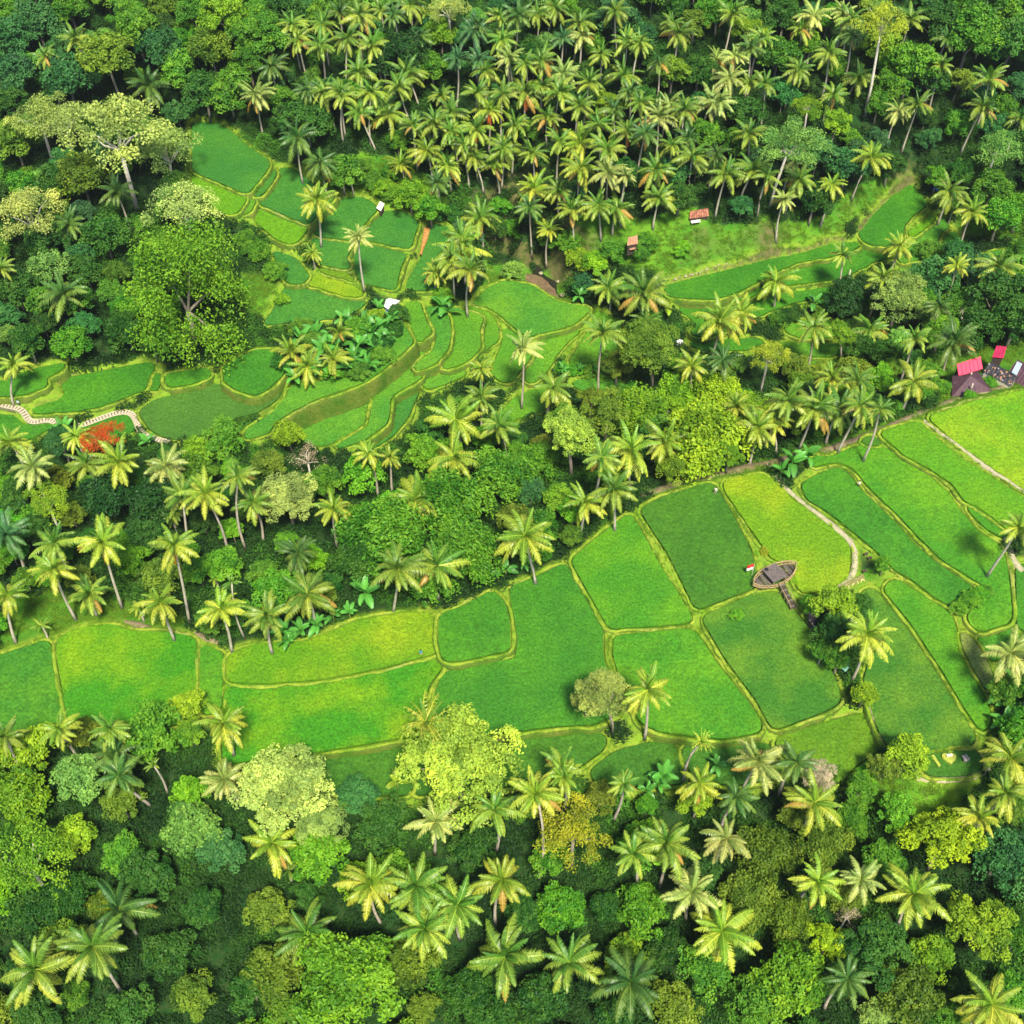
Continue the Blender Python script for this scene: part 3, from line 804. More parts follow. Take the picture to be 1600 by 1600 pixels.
def palm(u, v, size, base=None, style='g', label=None):
    orange = 'o' in style; short = 's' in style; st = style.replace('o', '').replace('r', '').replace('s', '') or 'g'
    small = size < 36
    c0 = on_ground(u, v, 5 if small else 11); D = size * depth_of(c0) / FPX
    if base:
        B = on_ground(*base); d = ray(u, v)
        t = ((B[0] - CAMP[0]) * d[0] + (B[1] - CAMP[1]) * d[1]) / (d[0] ** 2 + d[1] ** 2)
        h = min(max((CAMP + d * t)[2] - B[2], 3.0), 21.0)
        c = CAMP + d * ((B[2] + h - CAM_Z) / d[2])
    else:
        h = (3.5 if small else 4.2 if short else rng.uniform(9.5, 13.5))
        if v > 1150: h *= .95
        c = on_ground(u, v, h)
        ox, oy = rng.normal(0, .06, 2) * h
        B = np.array([c[0] - ox, c[1] - oy, 0]); B[2] = ground(B[0], B[1]); h = c[2] - B[2]
        if h < 2: B[2] = c[2] - 3
    off = c - B
    D = size * depth_of(c) / FPX
    root = empty('coconut_palm', tuple(B))
    root['category'] = 'palm tree'; root['group'] = 'coconut palms over the valley'
    # trunk bends from the base into the crown
    mb = MB(); pts = []; rad = []
    bw = rng.uniform(-.04, .04, 2) * h
    for i in range(7):
        s = i / 6; e = s ** 1.35
        pts.append((off[0] * e + bw[0] * math.sin(s * 3.14), off[1] * e + bw[1] * math.sin(s * 3.14), off[2] * s - (.3 if i == 0 else 0)))
        rad.append((.24 - .10 * s + (.10 if i == 0 else 0)) * (.8 if small else 1.05))
    mb.tube(pts, rad, 7)
    link('trunk', mb.mesh('trunk', M_PALMBARK, True), None, root)
    top = Vector(off) + Vector((0, 0, .05))
    if not small:
        nt_ = link('coconuts', NUT, None, root, tuple(top)); nt_.rotation_euler = (0, 0, rng.uniform(0, 6)); nt_.scale = (1, 1, 1)
    L = D * (.60 if v > 500 else .62) * rng.uniform(.88, 1.14); bias = rng.normal(0, .09)
    plan = [(0, 3), (1, 5), (2, 6), (3, 6), (4, 4)] if not small else [(0, 2), (1, 4), (2, 4)]
    if rng.random() < .35 and not small: plan[3] = (3, 4); plan[4] = (4, 6)
    ca, cb = PALMC[st]; k = rng.uniform(0, 6.28)
    jit = rng.normal(1, .10) * np.array([rng.normal(1, .04), 1, 1]); TILT = Euler((rng.normal(0, .13), rng.normal(0, .13), 0)).to_matrix()
    for cl, n in plan:
        for j in range(n):
            k += 2.39996 + rng.normal(0, .38)
            bank = FR_RAG if 'r' in style and cl > 0 else FR[cl]
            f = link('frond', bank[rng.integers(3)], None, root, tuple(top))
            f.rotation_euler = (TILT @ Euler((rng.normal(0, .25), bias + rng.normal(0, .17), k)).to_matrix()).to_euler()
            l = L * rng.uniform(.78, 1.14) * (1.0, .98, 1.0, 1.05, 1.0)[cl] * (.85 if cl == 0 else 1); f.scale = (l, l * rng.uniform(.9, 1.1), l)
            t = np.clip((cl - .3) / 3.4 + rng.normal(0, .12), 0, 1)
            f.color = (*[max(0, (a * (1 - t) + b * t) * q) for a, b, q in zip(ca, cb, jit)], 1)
            if cl == 4 and rng.random() < .12: f.color = (.40, .27, .05, 1)
    if orange:
        for j in range(2):
            f = link('dead_frond', FR_DEAD[j], None, root, tuple(top - Vector((0, 0, .2))))
            f['label'] = 'dead orange brown hanging frond'
            f.rotation_euler = (0, 0, -1.5 + rng.uniform(-.5, .5)); l = L * .8; f.scale = (l, l, l)
            f.color = (.62, .17, .015, 1)
    desc = PW.get(st, 'green') + ' coconut palm' + (' with orange dead fronds' if orange else '') + (', young' if small else '')
    if base and not orange: desc = ('small ' if small else 'tall ') + PW.get(st, 'green') + ' coconut palm'
    if label: root['label'] = label
    else: auto_label(root, 'palm', desc, u, v)
    TREES_AT.append((c[0], c[1], 1.2))
    return root

# --- banana plants
def banana_leaf(e0, e1, w):
    V = []; Fc = []; T = []
    n = 9; s = np.linspace(0, 1, n); ang = e0 + (e1 - e0) * s
    x = np.concatenate([[0], np.cumsum(np.cos(ang[:-1]) / (n - 1))]); z = np.concatenate([[0], np.cumsum(np.sin(ang[:-1]) / (n - 1))])
    for i in range(n):
        ww = .012 if s[i] < .14 else w * math.sin(math.pi * min(.97, ((s[i] - .1) / .9) ** .8 * .97 + .02)) ** .6 * rng.uniform(.85, 1.1) + .012
        V += [(x[i], -ww, z[i] + ww * .25), (x[i], 0, z[i]), (x[i], ww, z[i] + ww * .25)]; t = rng.uniform(.35, .65); T += [t, .85, t]
        if i:
            q = 3 * i; Fc += [(q - 3, q, q + 1, q - 2), (q - 2, q + 1, q + 2, q - 1)]
    me = bpy.data.meshes.new('leaf'); me.from_pydata(V, [], Fc)
    a = me.attributes.new('tint', 'FLOAT', 'POINT'); a.data.foreach_set('value', np.array(T, np.float32))
    me.materials.append(M_BANANA); me.update(); return me
BL = [banana_leaf(rd(a), rd(b), .16) for a, b in ((80, 45), (65, 5), (50, -25), (30, -45), (70, 20))]
_sb = MB(); _sb.tube([(0, 0, -.2), (.03, 0, .5), (0, .02, 1)], [.13, .11, .06], 7); STEM = _sb.mesh('stem', M_STEM, True)
def banana(u, v, size, col=(.07, .28, .03), yellow=False):
    p = on_ground(u, v, 2.2); D = size * depth_of(p) / FPX
    root = empty('banana_plant', (p[0], p[1], p[2] - 2.2))
    root['category'] = 'banana plant'; root['group'] = 'banana plants by the banks'
    st = link('stem', STEM, None, root); st.scale = (1.1, 1.1, 2.1)
    k = rng.uniform(0, 6)
    for j in range(9):
        k += 2.4 + rng.normal(0, .2)
        f = link('leaf', BL[j % 5], None, root, (0, 0, 2.0)); f.rotation_euler = (rng.normal(0, .2), 0, k)
        l = D * .62 * rng.uniform(.8, 1.15); f.scale = (l, l * 1.1, l)
        q = rng.uniform(.75, 1.3); f.color = (*[c * q for c in col], 1)
    auto_label(root, 'banana plant', ('yellowing' if yellow else 'fresh green') + ' broad-leaved banana plant', u, v)
    TREES_AT.append((p[0], p[1], 1.0))
#@@PLANTS@@
# ------------------------------------------------------------------ coconut palms: crown point, crown width, (foot point), kind
PALMS = """70 88 45 g;118 62 42 g;232 135 58 238 180 d;182 300 58 d;108 350 52 110 400 d;465 60 50 480 125 g;504 38 48 g;500 70 46 g;424 103 52 d;562 25 48 g;
595 15 42 598 48 g;615 22 42 d;640 8 46 646 65 g;668 20 46 672 42 g;543 60 46 g;581 72 56 596 130 g;560 112 48 g;635 115 52 655 170 g;622 135 54 647 210 g;508 143 54 525 205 g;480 140 42 d;
535 150 48 g;580 145 46 g;560 175 50 588 238 g;608 178 60 622 225 g;465 215 55 d;500 252 48 d;548 285 30 d;625 258 42 632 285 y;667 235 54 y;700 258 50 705 298 g;740 245 54 756 303 g;772 258 54 781 312 g;
680 190 50 g;705 175 46 g;745 145 46 g;785 145 46 g;765 172 52 yo;745 203 54 go;705 205 48 g;787 230 48 g;740 48 60 t;715 92 48 t;748 92 48 t;780 28 46 g;785 62 52 g;795 92 50 p;750 340 66 g;722 370 62 g;
720 390 70 y;735 422 60 g;705 405 58 g;560 370 44 570 458 p;495 312 62 502 388 y;488 396 36 492 420 y;680 425 40 680 455 y;840 22 42 838 75 g;868 12 46 855 60 g;905 35 54 g;810 25 46 d;940 85 44 937 128 g;980 67 50 g;
1000 68 44 g;1050 37 42 1040 82 g;1030 98 44 d;975 118 54 976 155 g;1145 22 52 g;1120 93 50 1120 115 p;1148 88 48 p;1140 122 52 p;1172 130 48 g;820 142 54 go;880 60 42 t;822 100 46 g;845 95 46 g;880 115 52 p;
920 130 48 g;874 145 48 g;905 165 52 g;855 183 54 g;935 195 48 g;805 195 46 g;1045 165 52 1030 230 p;1070 172 48 g;1112 160 52 p;1125 160 46 p;980 205 46 go;1008 208 50 d;875 220 52 g;907 225 56 y;950 233 52 g;
832 240 52 g;1050 228 48 g;1082 245 58 g;1120 240 44 d;1025 265 54 g;907 262 54 yo;950 268 52 p;978 275 36 p;1135 272 62 1117 342 g;1178 265 58 1155 318 g;1030 310 54 1020 358 g;835 295 54 y;895 328 50 897 388 g;
935 320 48 939 375 g;965 325 50 957 368 g;858 360 36 y;1252 45 52 g;1272 25 52 p;1330 30 46 g;1318 22 44 p;1295 82 52 g;1330 55 44 d;1422 30 44 1398 95 g;1248 108 50 g;1343 120 54 1325 152 g;1302 148 48 1285 195 g;
1405 172 52 1385 230 p;1435 163 50 1408 240 g;1470 102 40 g;1545 125 54 g;1535 168 58 1500 242 g;1595 185 46 g;1362 245 64 1330 315 y;1250 280 54 1226 337 g;1300 288 44 y;1520 332 50 y;1483 298 56 g;1490 330 32 g;1406 385 44 1390 430 y;
100 462 68 130 515 d;22 570 52 22 635 y;15 690 66 y;50 730 72 p;185 722 80 205 800 yo;258 728 74 p;135 725 62 150 755 g;118 682 46 y;285 772 64 297 865 g;320 772 74 357 867 y;372 745 66 385 860 g;395 785 56 g;2 420 42 g;
10 835 66 t;85 890 76 120 970 y;85 850 72 g;160 848 72 192 952 yo;272 853 74 297 975 yo;10 930 76 25 1005 y;140 930 62 152 962 g;250 942 64 y;345 952 72 y;335 905 30 y;362 910 28 383 998 g;418 962 74 g;480 928 88 g;
465 865 74 d;520 795 66 527 855 y;65 978 26 y;215 950 28 y;270 800 50 276 832 g;92 1140 70 y;172 1140 72 g;348 1130 88 y;8 1150 62 g;180 1180 70 d;185 1212 74 d;350 1218 74 p;240 1196 32 262 1240 g;185 1420 98 d;
145 1480 108 190 1550 g;55 1515 108 g;622 890 78 g;682 885 80 g;665 1130 76 yr;820 838 88 y;650 780 72 y;712 655 88 y;780 665 72 g;710 715 74 y;575 708 50 y;610 715 36 y;752 620 52 g;752 575 44 y;
455 552 62 ys;530 520 52 ys;520 560 56 ys;480 572 58 ys;950 450 70 953 485 g;1008 458 72 g;818 545 64 815 640 p;942 520 62 935 620 g;865 605 62 g;1125 500 72 y;1158 490 54 1155 520 y;1080 572 52 y;1130 562 52 d;1010 500 46 g;
985 705 76 y;1040 690 74 1028 740 y;940 715 62 g;960 765 74 g;915 785 74 905 842 y;1150 635 60 y;1185 668 60 y;1212 440 64 1210 480 y;1272 512 64 1260 590 g;1360 515 66 1350 560 g;1380 435 56 y;1562 418 64 g;1430 528 60 g;
1490 535 68 d;1468 478 46 d;1232 625 74 g;1272 640 76 1248 702 g;1205 660 74 1212 710 y;1312 640 70 1290 695 g;1340 595 74 g;1345 635 62 g;1375 640 50 g;1428 595 82 1408 645 y;1300 590 52 y;1495 415 40 y;
1355 992 92 1330 1065 yo;1592 825 62 y;1580 1020 80 p;1580 1185 88 y;1572 1240 74 y;1528 1278 74 y;1012 1078 80 1007 1155 y;1095 1160 46 yr;875 1195 56 g;1185 1190 98 p;1245 1192 60 d;425 1318 88 y;452 1360 30 g;
680 1285 82 p;578 1385 94 y;650 1385 82 g;715 1415 98 g;665 1452 98 g;480 1460 98 g;460 1528 30 g;785 1375 90 y;790 1495 104 g;772 1265 82 775 1330 g;838 1240 82 842 1375 y;882 1215 56 y;990 1335 76 992 1393 g;1042 1318 84 1030 1385 g;
1135 1310 82 p;1082 1395 88 p;1128 1455 104 y;890 1505 94 g;985 1535 98 d;975 1225 52 g;1095 1225 66 y;1150 1245 56 d;1272 1255 84 y;1278 1378 76 y;1345 1375 74 p;1428 1398 88 y;1325 1530 78 d;1550 1570 118 y;
1540 20 42 d;1480 60 38 d;1190 60 44 g;760 110 44 g;655 60 40 d;530 20 42 d;690 150 44 g;1000 160 42 g;1170 210 46 g;1195 130 42 g;725 225 46 g;645 195 46 g;1316 398 36 1303 465 g"""
for t in PALMS.replace('\n', '').split(';'):
    a = t.split()
    n = [float(x) for x in a[:-1]]
    palm(n[0], n[1], n[2], (n[3], n[4]) if len(n) == 5 else None, a[-1])

added = 0
for _ in range(900):
    if added >= 20: break
    u = rng.uniform(400, 1260); v = rng.uniform(15, 330)
    if v > 330 - max(0, (700 - u)) * .5 or (600 < u < 680 and 60 < v < 150): continue
    p = on_ground(u, v, 11)
    if any((p[0] - a) ** 2 + (p[1] - b) ** 2 < 3.2 ** 2 for a, b, r in TREES_AT): continue
    palm(u, v, rng.uniform(42, 52), None, rng.choice(['g', 'g', 'd', 'p'])); added += 1
# ------------------------------------------------------------------ trees: crown point, width, kind, colour, (foot point)
NAMED = {(950, 165): 'narrow lime vine-covered tree among the far palms', (885, 65): 'small pointed bluish tree between palms near the top', (1168, 48): 'lime umbrella-shaped tree at the top right of the palm slope', (700, 15): 'whitish flowering spreading tree at the top edge', (445, 20): 'dark bushy tree by the top edge left of the palms', (1318, 468): 'very dark rounded tree beside the bare trunk', (600, 835): 'big mid green bamboo clump in the central belt', (1285, 1315): 'olive bamboo thicket below the pinkish dry tree', (160, 682): 'orange-flowering tree with red blossom above the slab path', (285, 450): 'giant weeping bright green tree beside the left rice fields', (940, 1090): 'feathery tan tree on the bank between rice fields',
 (1278, 1215): 'small pinkish dry tree with round leafless crown below the olive field', (1470, 1320): 'brilliant lime lobed tree above the dark teal tree', (720, 1195): 'huge pale lime domed tree overlapping the dark rice strip',
 (450, 1235): 'large pale yellow domed tree below the patchy lime field', (540, 1530): 'fresh lime feathered tree cut off by the bottom edge', (1010, 545): 'olive green domed tree standing on the valley terraces', (1240, 225): 'tall mint green spreading tree with slender bare trunk',
 (180, 205): 'broad pale spreading tree with visible white limbs', (885, 680): 'pale lime lobed tree on a tall trunk in the central belt', (565, 745): 'round fresh green tree below the scarecrow terrace', (480, 715): 'pinkish leafless tree below the left terraces',
 (1375, 35): 'yellow-lime open tree with long thin trunk near the top', (895, 1300): 'golden yellow open tree among palms at the lower middle', (1562, 1340): 'dark teal dense tree at the right edge', (1405, 468): 'pale fluffy spreading tree right of the dark rounded tree'}
TREES = """60 40 62 R teal;20 62 60 R teal;110 20 56 R mid;15 15 50 R mid;165 95 82 R olive 192 168;215 55 72 R mid;250 82 66 R teal;205 30 60 L mid;25 120 62 R teal;108 130 72 R teal;15 165 52 R deep;350 30 74 L mlime;385 62 62 L mid;
390 98 54 L mid;330 85 60 R olive;322 150 60 R deep;360 148 62 R mid;275 112 54 R mid;62 182 92 S tan;100 190 76 S tan;180 205 150 S pale 215 330;262 235 108 S palem 270 285;290 325 110 S pale 305 390;42 335 112 S pale 80 410;
75 385 60 R deep;25 225 62 R olive;130 285 72 R olive;90 290 60 R deep;165 372 62 R deep;225 360 40 R mid;285 455 190 W mlime;25 455 60 R deep;135 425 48 R deep;120 475 50 R mid;45 535 54 R deep;200 520 60 R deep;
240 540 40 R deep;420 55 74 L mid;445 20 60 R deep;700 15 62 S tan;690 58 44 R mlime;675 110 44 R mid;480 195 70 R deep;450 190 50 R deep;440 160 50 R mid;640 90 70 R dark;600 100 50 R dark;535 275 54 R mid;642 308 46 R mlime;672 328 46 R fresh;
960 30 62 R teal;1085 40 42 R olive;1120 22 50 R mid;1168 48 62 S lime 1170 85;885 65 32 R teal;950 165 40 L lime;1005 158 44 R deep;1050 118 54 R olive;1090 116 52 R deep;1165 180 52 R deep;1168 215 44 R dark;1055 270 50 R teal;1062 310 44 R deep;
1100 212 46 R mid;1150 228 50 R mid;1215 95 60 R mid;1225 30 54 R deep;1262 165 50 S lime;1260 75 44 R mlime;1375 35 84 S yellow 1350 185;1375 75 54 R mlime;1420 110 72 R mid;1388 140 54 R mid;1372 165 40 R mid;1460 40 64 R deep;1500 22 62 R mid;1515 62 84 R mid;
1570 18 74 R mid;1580 72 74 R deep;1455 130 54 R deep;1502 130 50 R olive 1487 160;1240 225 92 S mint 1202 325;1308 195 52 R mlime 1288 262;1560 232 76 S mint 1537 288;1592 140 46 R teal;1390 262 44 R deep;1272 318 56 R deep;1548 300 56 R mid;1560 345 64 R fresh;
1592 330 54 R fresh;1405 468 96 D palem;1500 478 82 S mid 1505 510;1470 520 48 L mlime;1310 522 54 L mlime 1313 575;1318 468 58 R dark;1462 440 60 R teal;1560 470 84 R deep;1590 505 70 R deep;1530 515 60 R deep;1420 565 50 R deep;1202 558 62 S yellow;1452 590 52 R mid;1385 560 60 R deep;
1010 545 104 D olive 1020 610;965 570 54 D olive;885 680 100 L plime 893 750;950 650 92 L olive;1000 642 95 B mlime;1060 615 85 B mlime;1120 618 96 B lime;1168 640 76 B lime;1100 685 140 B lime;1155 660 90 B lime;925 625 54 L olive;1045 640 60 L mlime;1140 710 50 L mlime;
700 790 150 B mid;600 835 155 B mid;790 745 112 B mid;730 860 125 B mid;670 905 90 B mid;560 870 100 B deep;840 720 70 B mid;830 770 50 R teal;565 745 82 R fresh;450 780 104 D tan;480 715 58 N pink;450 682 54 R lime;350 690 72 R mid;310 708 56 R mlime;
160 682 60 S flame;95 690 56 P teal;75 785 66 S lime;112 808 44 R olive;30 780 72 R deep;170 782 92 R dark;240 792 92 R dark;230 845 70 R deep;205 880 64 R fresh;350 885 64 R fresh;310 895 54 R mid;60 830 60 R deep;420 730 60 R olive;
940 1090 92 D tan 958 1150;915 1095 44 D tan;1300 945 78 R lime;1305 990 70 R deep;1285 1020 46 R mid;1310 1030 52 R mid;1265 945 36 R fresh;1345 950 44 R deep;1350 1088 48 R lime;1415 1185 78 R lime;1385 1200 60 R olive;1345 1232 58 R mid;1380 882 30 R fresh;
720 1195 188 D plime;450 1235 158 D pale;500 1290 80 D palem;235 1150 104 R mid;295 1105 64 R lime;50 1172 92 R lime;125 1220 98 R mint;30 1250 112 R mlime;40 1345 134 S mlime;115 1312 74 R lime;190 1335 64 R mid;300 1300 104 R mint;345 1330 76 R teal;230 1370 92 R deep;
60 1425 92 R deep;190 1258 74 R olive;540 1530 188 P mlime;500 1340 104 R fresh;600 1290 92 R deep;560 1248 72 R teal;420 1425 84 R olive;430 1520 94 R olive;320 1420 74 R deep;395 1545 90 R deep;300 1560 80 R olive;640 1510 104 R olive;735 1550 84 R deep;
895 1300 112 S gold 893 1360;860 1340 70 R mid;875 1425 92 R fresh;1000 1425 94 R mid;945 1420 60 R deep;1090 1255 66 L lime;1470 1320 122 L bright;1562 1340 122 R teal;1290 1475 70 L bright;1330 1475 40 L bright;1365 1485 112 L deep;1530 1450 112 L lime;1455 1492 84 R lime;
1235 1535 124 R mlime;1180 1570 104 R mid;1200 1335 104 B olive;1285 1315 90 B olive;1380 1348 74 R mid;1165 1405 100 B olive;1100 1510 92 R mid;1230 1440 90 B olive;1040 1480 70 R deep;1420 1560 104 R olive;1370 1585 56 R palem;1580 1550 70 R fresh;1590 1470 60 R mid;1325 1432 44 N pink;
1278 1215 54 D pink;1592 1410 70 R deep;850 1560 90 R deep;760 1590 80 R deep;1050 1575 94 R olive;960 1590 80 R deep;200 1590 94 R deep;60 1585 90 R deep;1480 1590 74 R mid;1570 1080 60 R mid;1330 1280 60 B mid;270 1490 100 R deep;110 1400 90 R deep;
620 1420 60 R dark;820 1430 70 R deep;1320 1400 70 B olive;1400 1270 70 R fresh;1010 1260 40 R fresh;740 1330 80 R deep;1240 1270 60 R olive;930 1540 60 R dark;480 1400 50 R deep"""
for t in TREES.replace('\n', '').split(';'):
    a = t.split(); n = [float(a[i]) for i in (0, 1, 2)]
    base = (float(a[5]), float(a[6])) if len(a) > 5 else None
    lab = NAMED.get((int(n[0]), int(n[1])))
    r = tree(n[0], n[1], n[2], a[3], a[4], base, lab)
    if a[4] == 'flame':                       # green leaves under the blossom
        for j in range(2):
            g = link('foliage', PROTO['R'][1 + j][0], None, r, tuple(r.children[1].location - Vector((0, 0, .9 + .4 * j))))
            g.color = (.07, .26, .02, 1); s = r.children[1].scale[0] * 1.1; g.scale = (s, s, s * .7)
# low bushes and hedges
BUSHES = """1300 480 40 fresh;1280 490 36 mid;1230 500 40 deep;1500 950 34 fresh;1515 942 40 fresh;1530 932 38 fresh;1541 926 30 mid;620 500 50 deep;600 560 44 mid;560 585 44 mid;430 430 44 mid;400 400 50 mid;385 380 44 mid;440 470 30 lime;590 500 40 lime;
690 470 44 fresh;1065 392 34 fresh;1010 385 44 mid;1000 400 44 mid;960 400 50 mid;930 420 54 lime;905 410 50 lime;890 385 50 mid;860 380 50 mid;780 330 50 mid;800 360 50 mid;830 345 44 deep;1310 1210 40 mid;1360 1210 44 fresh;
1395 640 40 fresh;1440 620 44 mid;1470 610 40 fresh;1500 600 34 fresh;1515 618 24 fresh;450 570 50 deep;490 545 56 mid;520 585 44 fresh;560 525 56 mid;595 545 50 deep;545 570 44 mid;615 520 40 deep;470 515 40 mid;1150 960 26 fresh;1242 905 16 lime;1195 860 18 lime;1183 862 12 lime;900 580 30 fresh;920 582 30 fresh;880 578 30 fresh;940 585 30 fresh;
1215 500 36 mid;1545 600 30 mid;1450 400 50 mid;1490 400 50 deep;600 300 44 mlime;620 312 44 mid;580 290 44 mid;560 265 40 mid;650 285 40 mid;700 340 44 deep;610 275 36 mid;520 275 44 mid;"""
for t in BUSHES.replace('\n', '').strip(';').split(';'):
    a = t.split(); u, v, s = [float(x) for x in a[:3]]
    p = on_ground(u, v, .8); D = s * depth_of(p) / FPX
    r = empty('shrub', (p[0], p[1], p[2] - .8)); r['category'] = 'shrub'; r['group'] = 'shrubs on the banks and slopes'
    o = link('crown', PROTO['R'][rng.integers(6)][0], None, r, (0, 0, .25 * D)); o.scale = (D, D, D * .75); o.rotation_euler = (0, 0, rng.uniform(0, 6))
    o.color = (*[x * rng.uniform(.85, 1.2) for x in C_[a[3]]], 1)
    link('stems', trunk_mesh(.25 * D, (0, 0), D, PROTO['R'][0][1], 1, .05, 3), None, r)
    auto_label(r, 'shrub', CW[a[3]] + ' low shrub', u, v)
    TREES_AT.append((p[0], p[1], D / 2))

for t in """570 925 52;1037 1212 50;1028 1225 36;1238 722 46;1262 712 44;1222 735 34;905 462 30;1042 482 36 y;790 890 36;765 897 30;820 880 26;690 478 40;1272 472 30;1296 474 28;700 486 34;445 985 40;470 985 40;495 975 38;520 960 34;
620 1222 36 y;565 1242 30 y;1575 1100 52;1560 1085 46;1590 1070 48;1572 1130 44;880 576 22;905 576 22;930 578 22;950 582 22;560 540 44;580 520 40;590 545 36;505 545 40;540 575 38;600 530 34;450 1000 30;1340 548 36;590 480 30;100 668 36;
230 690 30;1010 1235 30;1120 1195 30;545 955 30;470 530 44;495 520 40;540 500 36;570 505 40;585 515 44;555 560 44;500 575 40;530 540 44;600 515 40;575 570 40;460 590 36;610 500 36""".replace('\n', '').split(';'):
    a = t.split(); banana(float(a[0]), float(a[1]), float(a[2]), (.20, .33, .02) if len(a) > 3 else (.06, .26, .035), len(a) > 3)

# ------------------------------------------------------------------ understory trees filling the forest
NOFILL = [np.array(pp_q, float).reshape(-1, 2) for pp_q in ('1020 470 1150 400 1330 360 1420 280 1500 330 1480 420 1340 470 1280 560 1060 560 1030 520'.split(), '430 480 600 450 760 460 920 470 1000 520 960 620 860 640 720 620 640 690 560 720 430 700'.split(), '-40 560 240 560 440 540 440 700 240 700 -40 700'.split(), '1055 315 1130 310 1140 365 1060 365'.split(), '965 362 1015 362 1015 400 965 400'.split(), '1480 540 1600 530 1600 640 1480 640'.split(), '380 180 560 300 720 340 700 470 420 520 300 300 300 190'.split(), '1170 880 1260 860 1300 960 1180 960'.split(), '1320 1200 1540 1210 1500 1290 1330 1280'.split(), '580 450 650 450 650 520 580 520'.split())]
fill = 0
cand = np.column_stack([rng.uniform(-128, 128, 5200), rng.uniform(40, 300, 5200)])
cz = base_h(cand)
ok = np.ones(len(cand), bool)
for z, c, q in FW:
    lo = q.min(0) - 4; hi = q.max(0) + 4
    k = np.where(ok & (cand[:, 0] > lo[0]) & (cand[:, 0] < hi[0]) & (cand[:, 1] > lo[1]) & (cand[:, 1] < hi[1]))[0]
    if len(k): ok[k] &= ~(inside(cand[k], q) | (seg_dist(cand[k], q) < 2.6))
for q in OPENW: ok &= ~inside(cand, q)
TA = list(TREES_AT)
for u, v, r_ in ((1210, 900, 6), (1235, 940, 4), (612, 480, 4), (594, 322, 2.5), (1090, 335, 4.5), (988, 378, 4), (1270, 968, 3), (1335, 920, 4), (1515, 580, 6), (1560, 590, 6), (1590, 580, 6), (1350, 880, 5), (860, 440, 7), (800, 412, 6)):
    p = on_ground(u, v); TA.append((p[0], p[1], r_))
    KEEP = globals().setdefault('KEEP', []); KEEP.append((p[0], p[1], r_))
for i in np.where(ok)[0]:
    x, y = cand[i]; u, v = to_px((x, y, cz[i] + 3))
    if not (-25 < u < 1625 and -25 < v < 1640): continue
    if any(inside(np.array([[u, v], [u, v - 22]]), q).any() for q in NOFILL): continue
    D = rng.uniform(4.5, 9.0)
    if any((x - a) ** 2 + (y - b) ** 2 < (r * .7 + D * .33) ** 2 for a, b, r in TA): continue
    if fill >= 560: break
    far = v < 560
    col = rng.choice(['deep', 'mid', 'teal', 'teal', 'mid', 'mint'] if far else ['deep', 'mid', 'olive', 'mid', 'fresh', 'mlime'])
    hc = rng.uniform(2.6, 6.0)
    z = cz[i]; tall = hc > 4.3; nm_ = 'forest_tree' if tall else 'understory_tree'; D *= 1.2 if far else 1; hc = .42 * D + rng.uniform(.2, 2.2); root = empty(nm_, (x, y, z)); root['category'] = 'tree'; root['group'] = 'forest trees between the palms' if tall else 'understory trees in the forest'
    me, S = PROTO['R'][rng.integers(6)]
    o = link('crown', me, None, root, (0, 0, hc)); o.scale = (D, D, D * 1.0); o.rotation_euler = (0, 0, rng.uniform(0, 6.28))
    o.color = (*[q * rng.uniform(.8, 1.2) for q in C_[col]], 1)
    link('trunk', trunk_mesh(hc, (0, 0), D, S, 1, .12, 3), None, root)
    auto_label(root, 'forest tree' if tall else 'understory tree', CW[col] + (' forest tree' if tall else ' understory tree'), u, v)
    TA.append((x, y, D / 2)); fill += 1
print('understory', fill, 'trees', len(TREES_AT))

# ------------------------------------------------------------------ undergrowth nobody could count
M_BUSH = leaf_mat('undergrowth_leaf', .25, .2, .6, True, .0)
nt = M_BUSH.node_tree
oi = [n for n in nt.nodes if n.type == 'OBJECT_INFO'][0]
cr = nt.nodes.new('ShaderNodeValToRGB')
cr.color_ramp.elements[0].color = (.008, .036, .007, 1); cr.color_ramp.elements[1].color = (.07, .23, .016, 1)
e = cr.color_ramp.elements.new(.6); e.color = (.024, .085, .010, 1)
mixn = nt.nodes.new('ShaderNodeMath'); mixn.operation = 'MULTIPLY_ADD'; mixn.inputs[1].default_value = .6
geo = nt.nodes.new('ShaderNodeNewGeometry'); ns = nt.nodes.new('ShaderNodeTexNoise'); ns.inputs['Scale'].default_value = .07
nt.links.new(geo.outputs['Position'], ns.inputs['Vector'])
sb = nt.nodes.new('ShaderNodeMapRange'); sb.inputs[1].default_value = .35; sb.inputs[2].default_value = .7; sb.inputs[3].default_value = -.1; sb.inputs[4].default_value = .5
nt.links.new(ns.outputs['Fac'], sb.inputs[0]); nt.links.new(oi.outputs['Random'], mixn.inputs[0]); nt.links.new(sb.outputs[0], mixn.inputs[2])
nt.links.new(mixn.outputs[0], cr.inputs[0])
for l in list(nt.links):
    if l.from_node == oi and l.from_socket.name == 'Color':
        to = l.to_socket; nt.links.remove(l); nt.links.new(cr.outputs[0], to)
def bush_mesh(n, r, h, leaf):
    e = rand_dir(n, -.1); rr = rng.uniform(.5, 1, n) ** .5
    lob = rng.normal(0, .25, (6, 3)); 
    C = e * rr[:, None] * np.array([r, r, h]) + lob[rng.integers(0, 6, n)] * np.array([r, r, h * .6]); C[:, 2] = np.abs(C[:, 2]) 
    N = e * .7 + np.array([0, 0, .5]) + rng.normal(0, .5, (n, 3)); N /= np.linalg.norm(N, axis=1)[:, None]
    me = leaf_cards('undergrowth', C, N, np.full(n, leaf), np.clip(rng.normal(.5, .16, n), 0, 1)); me.materials.append(M_BUSH); return me
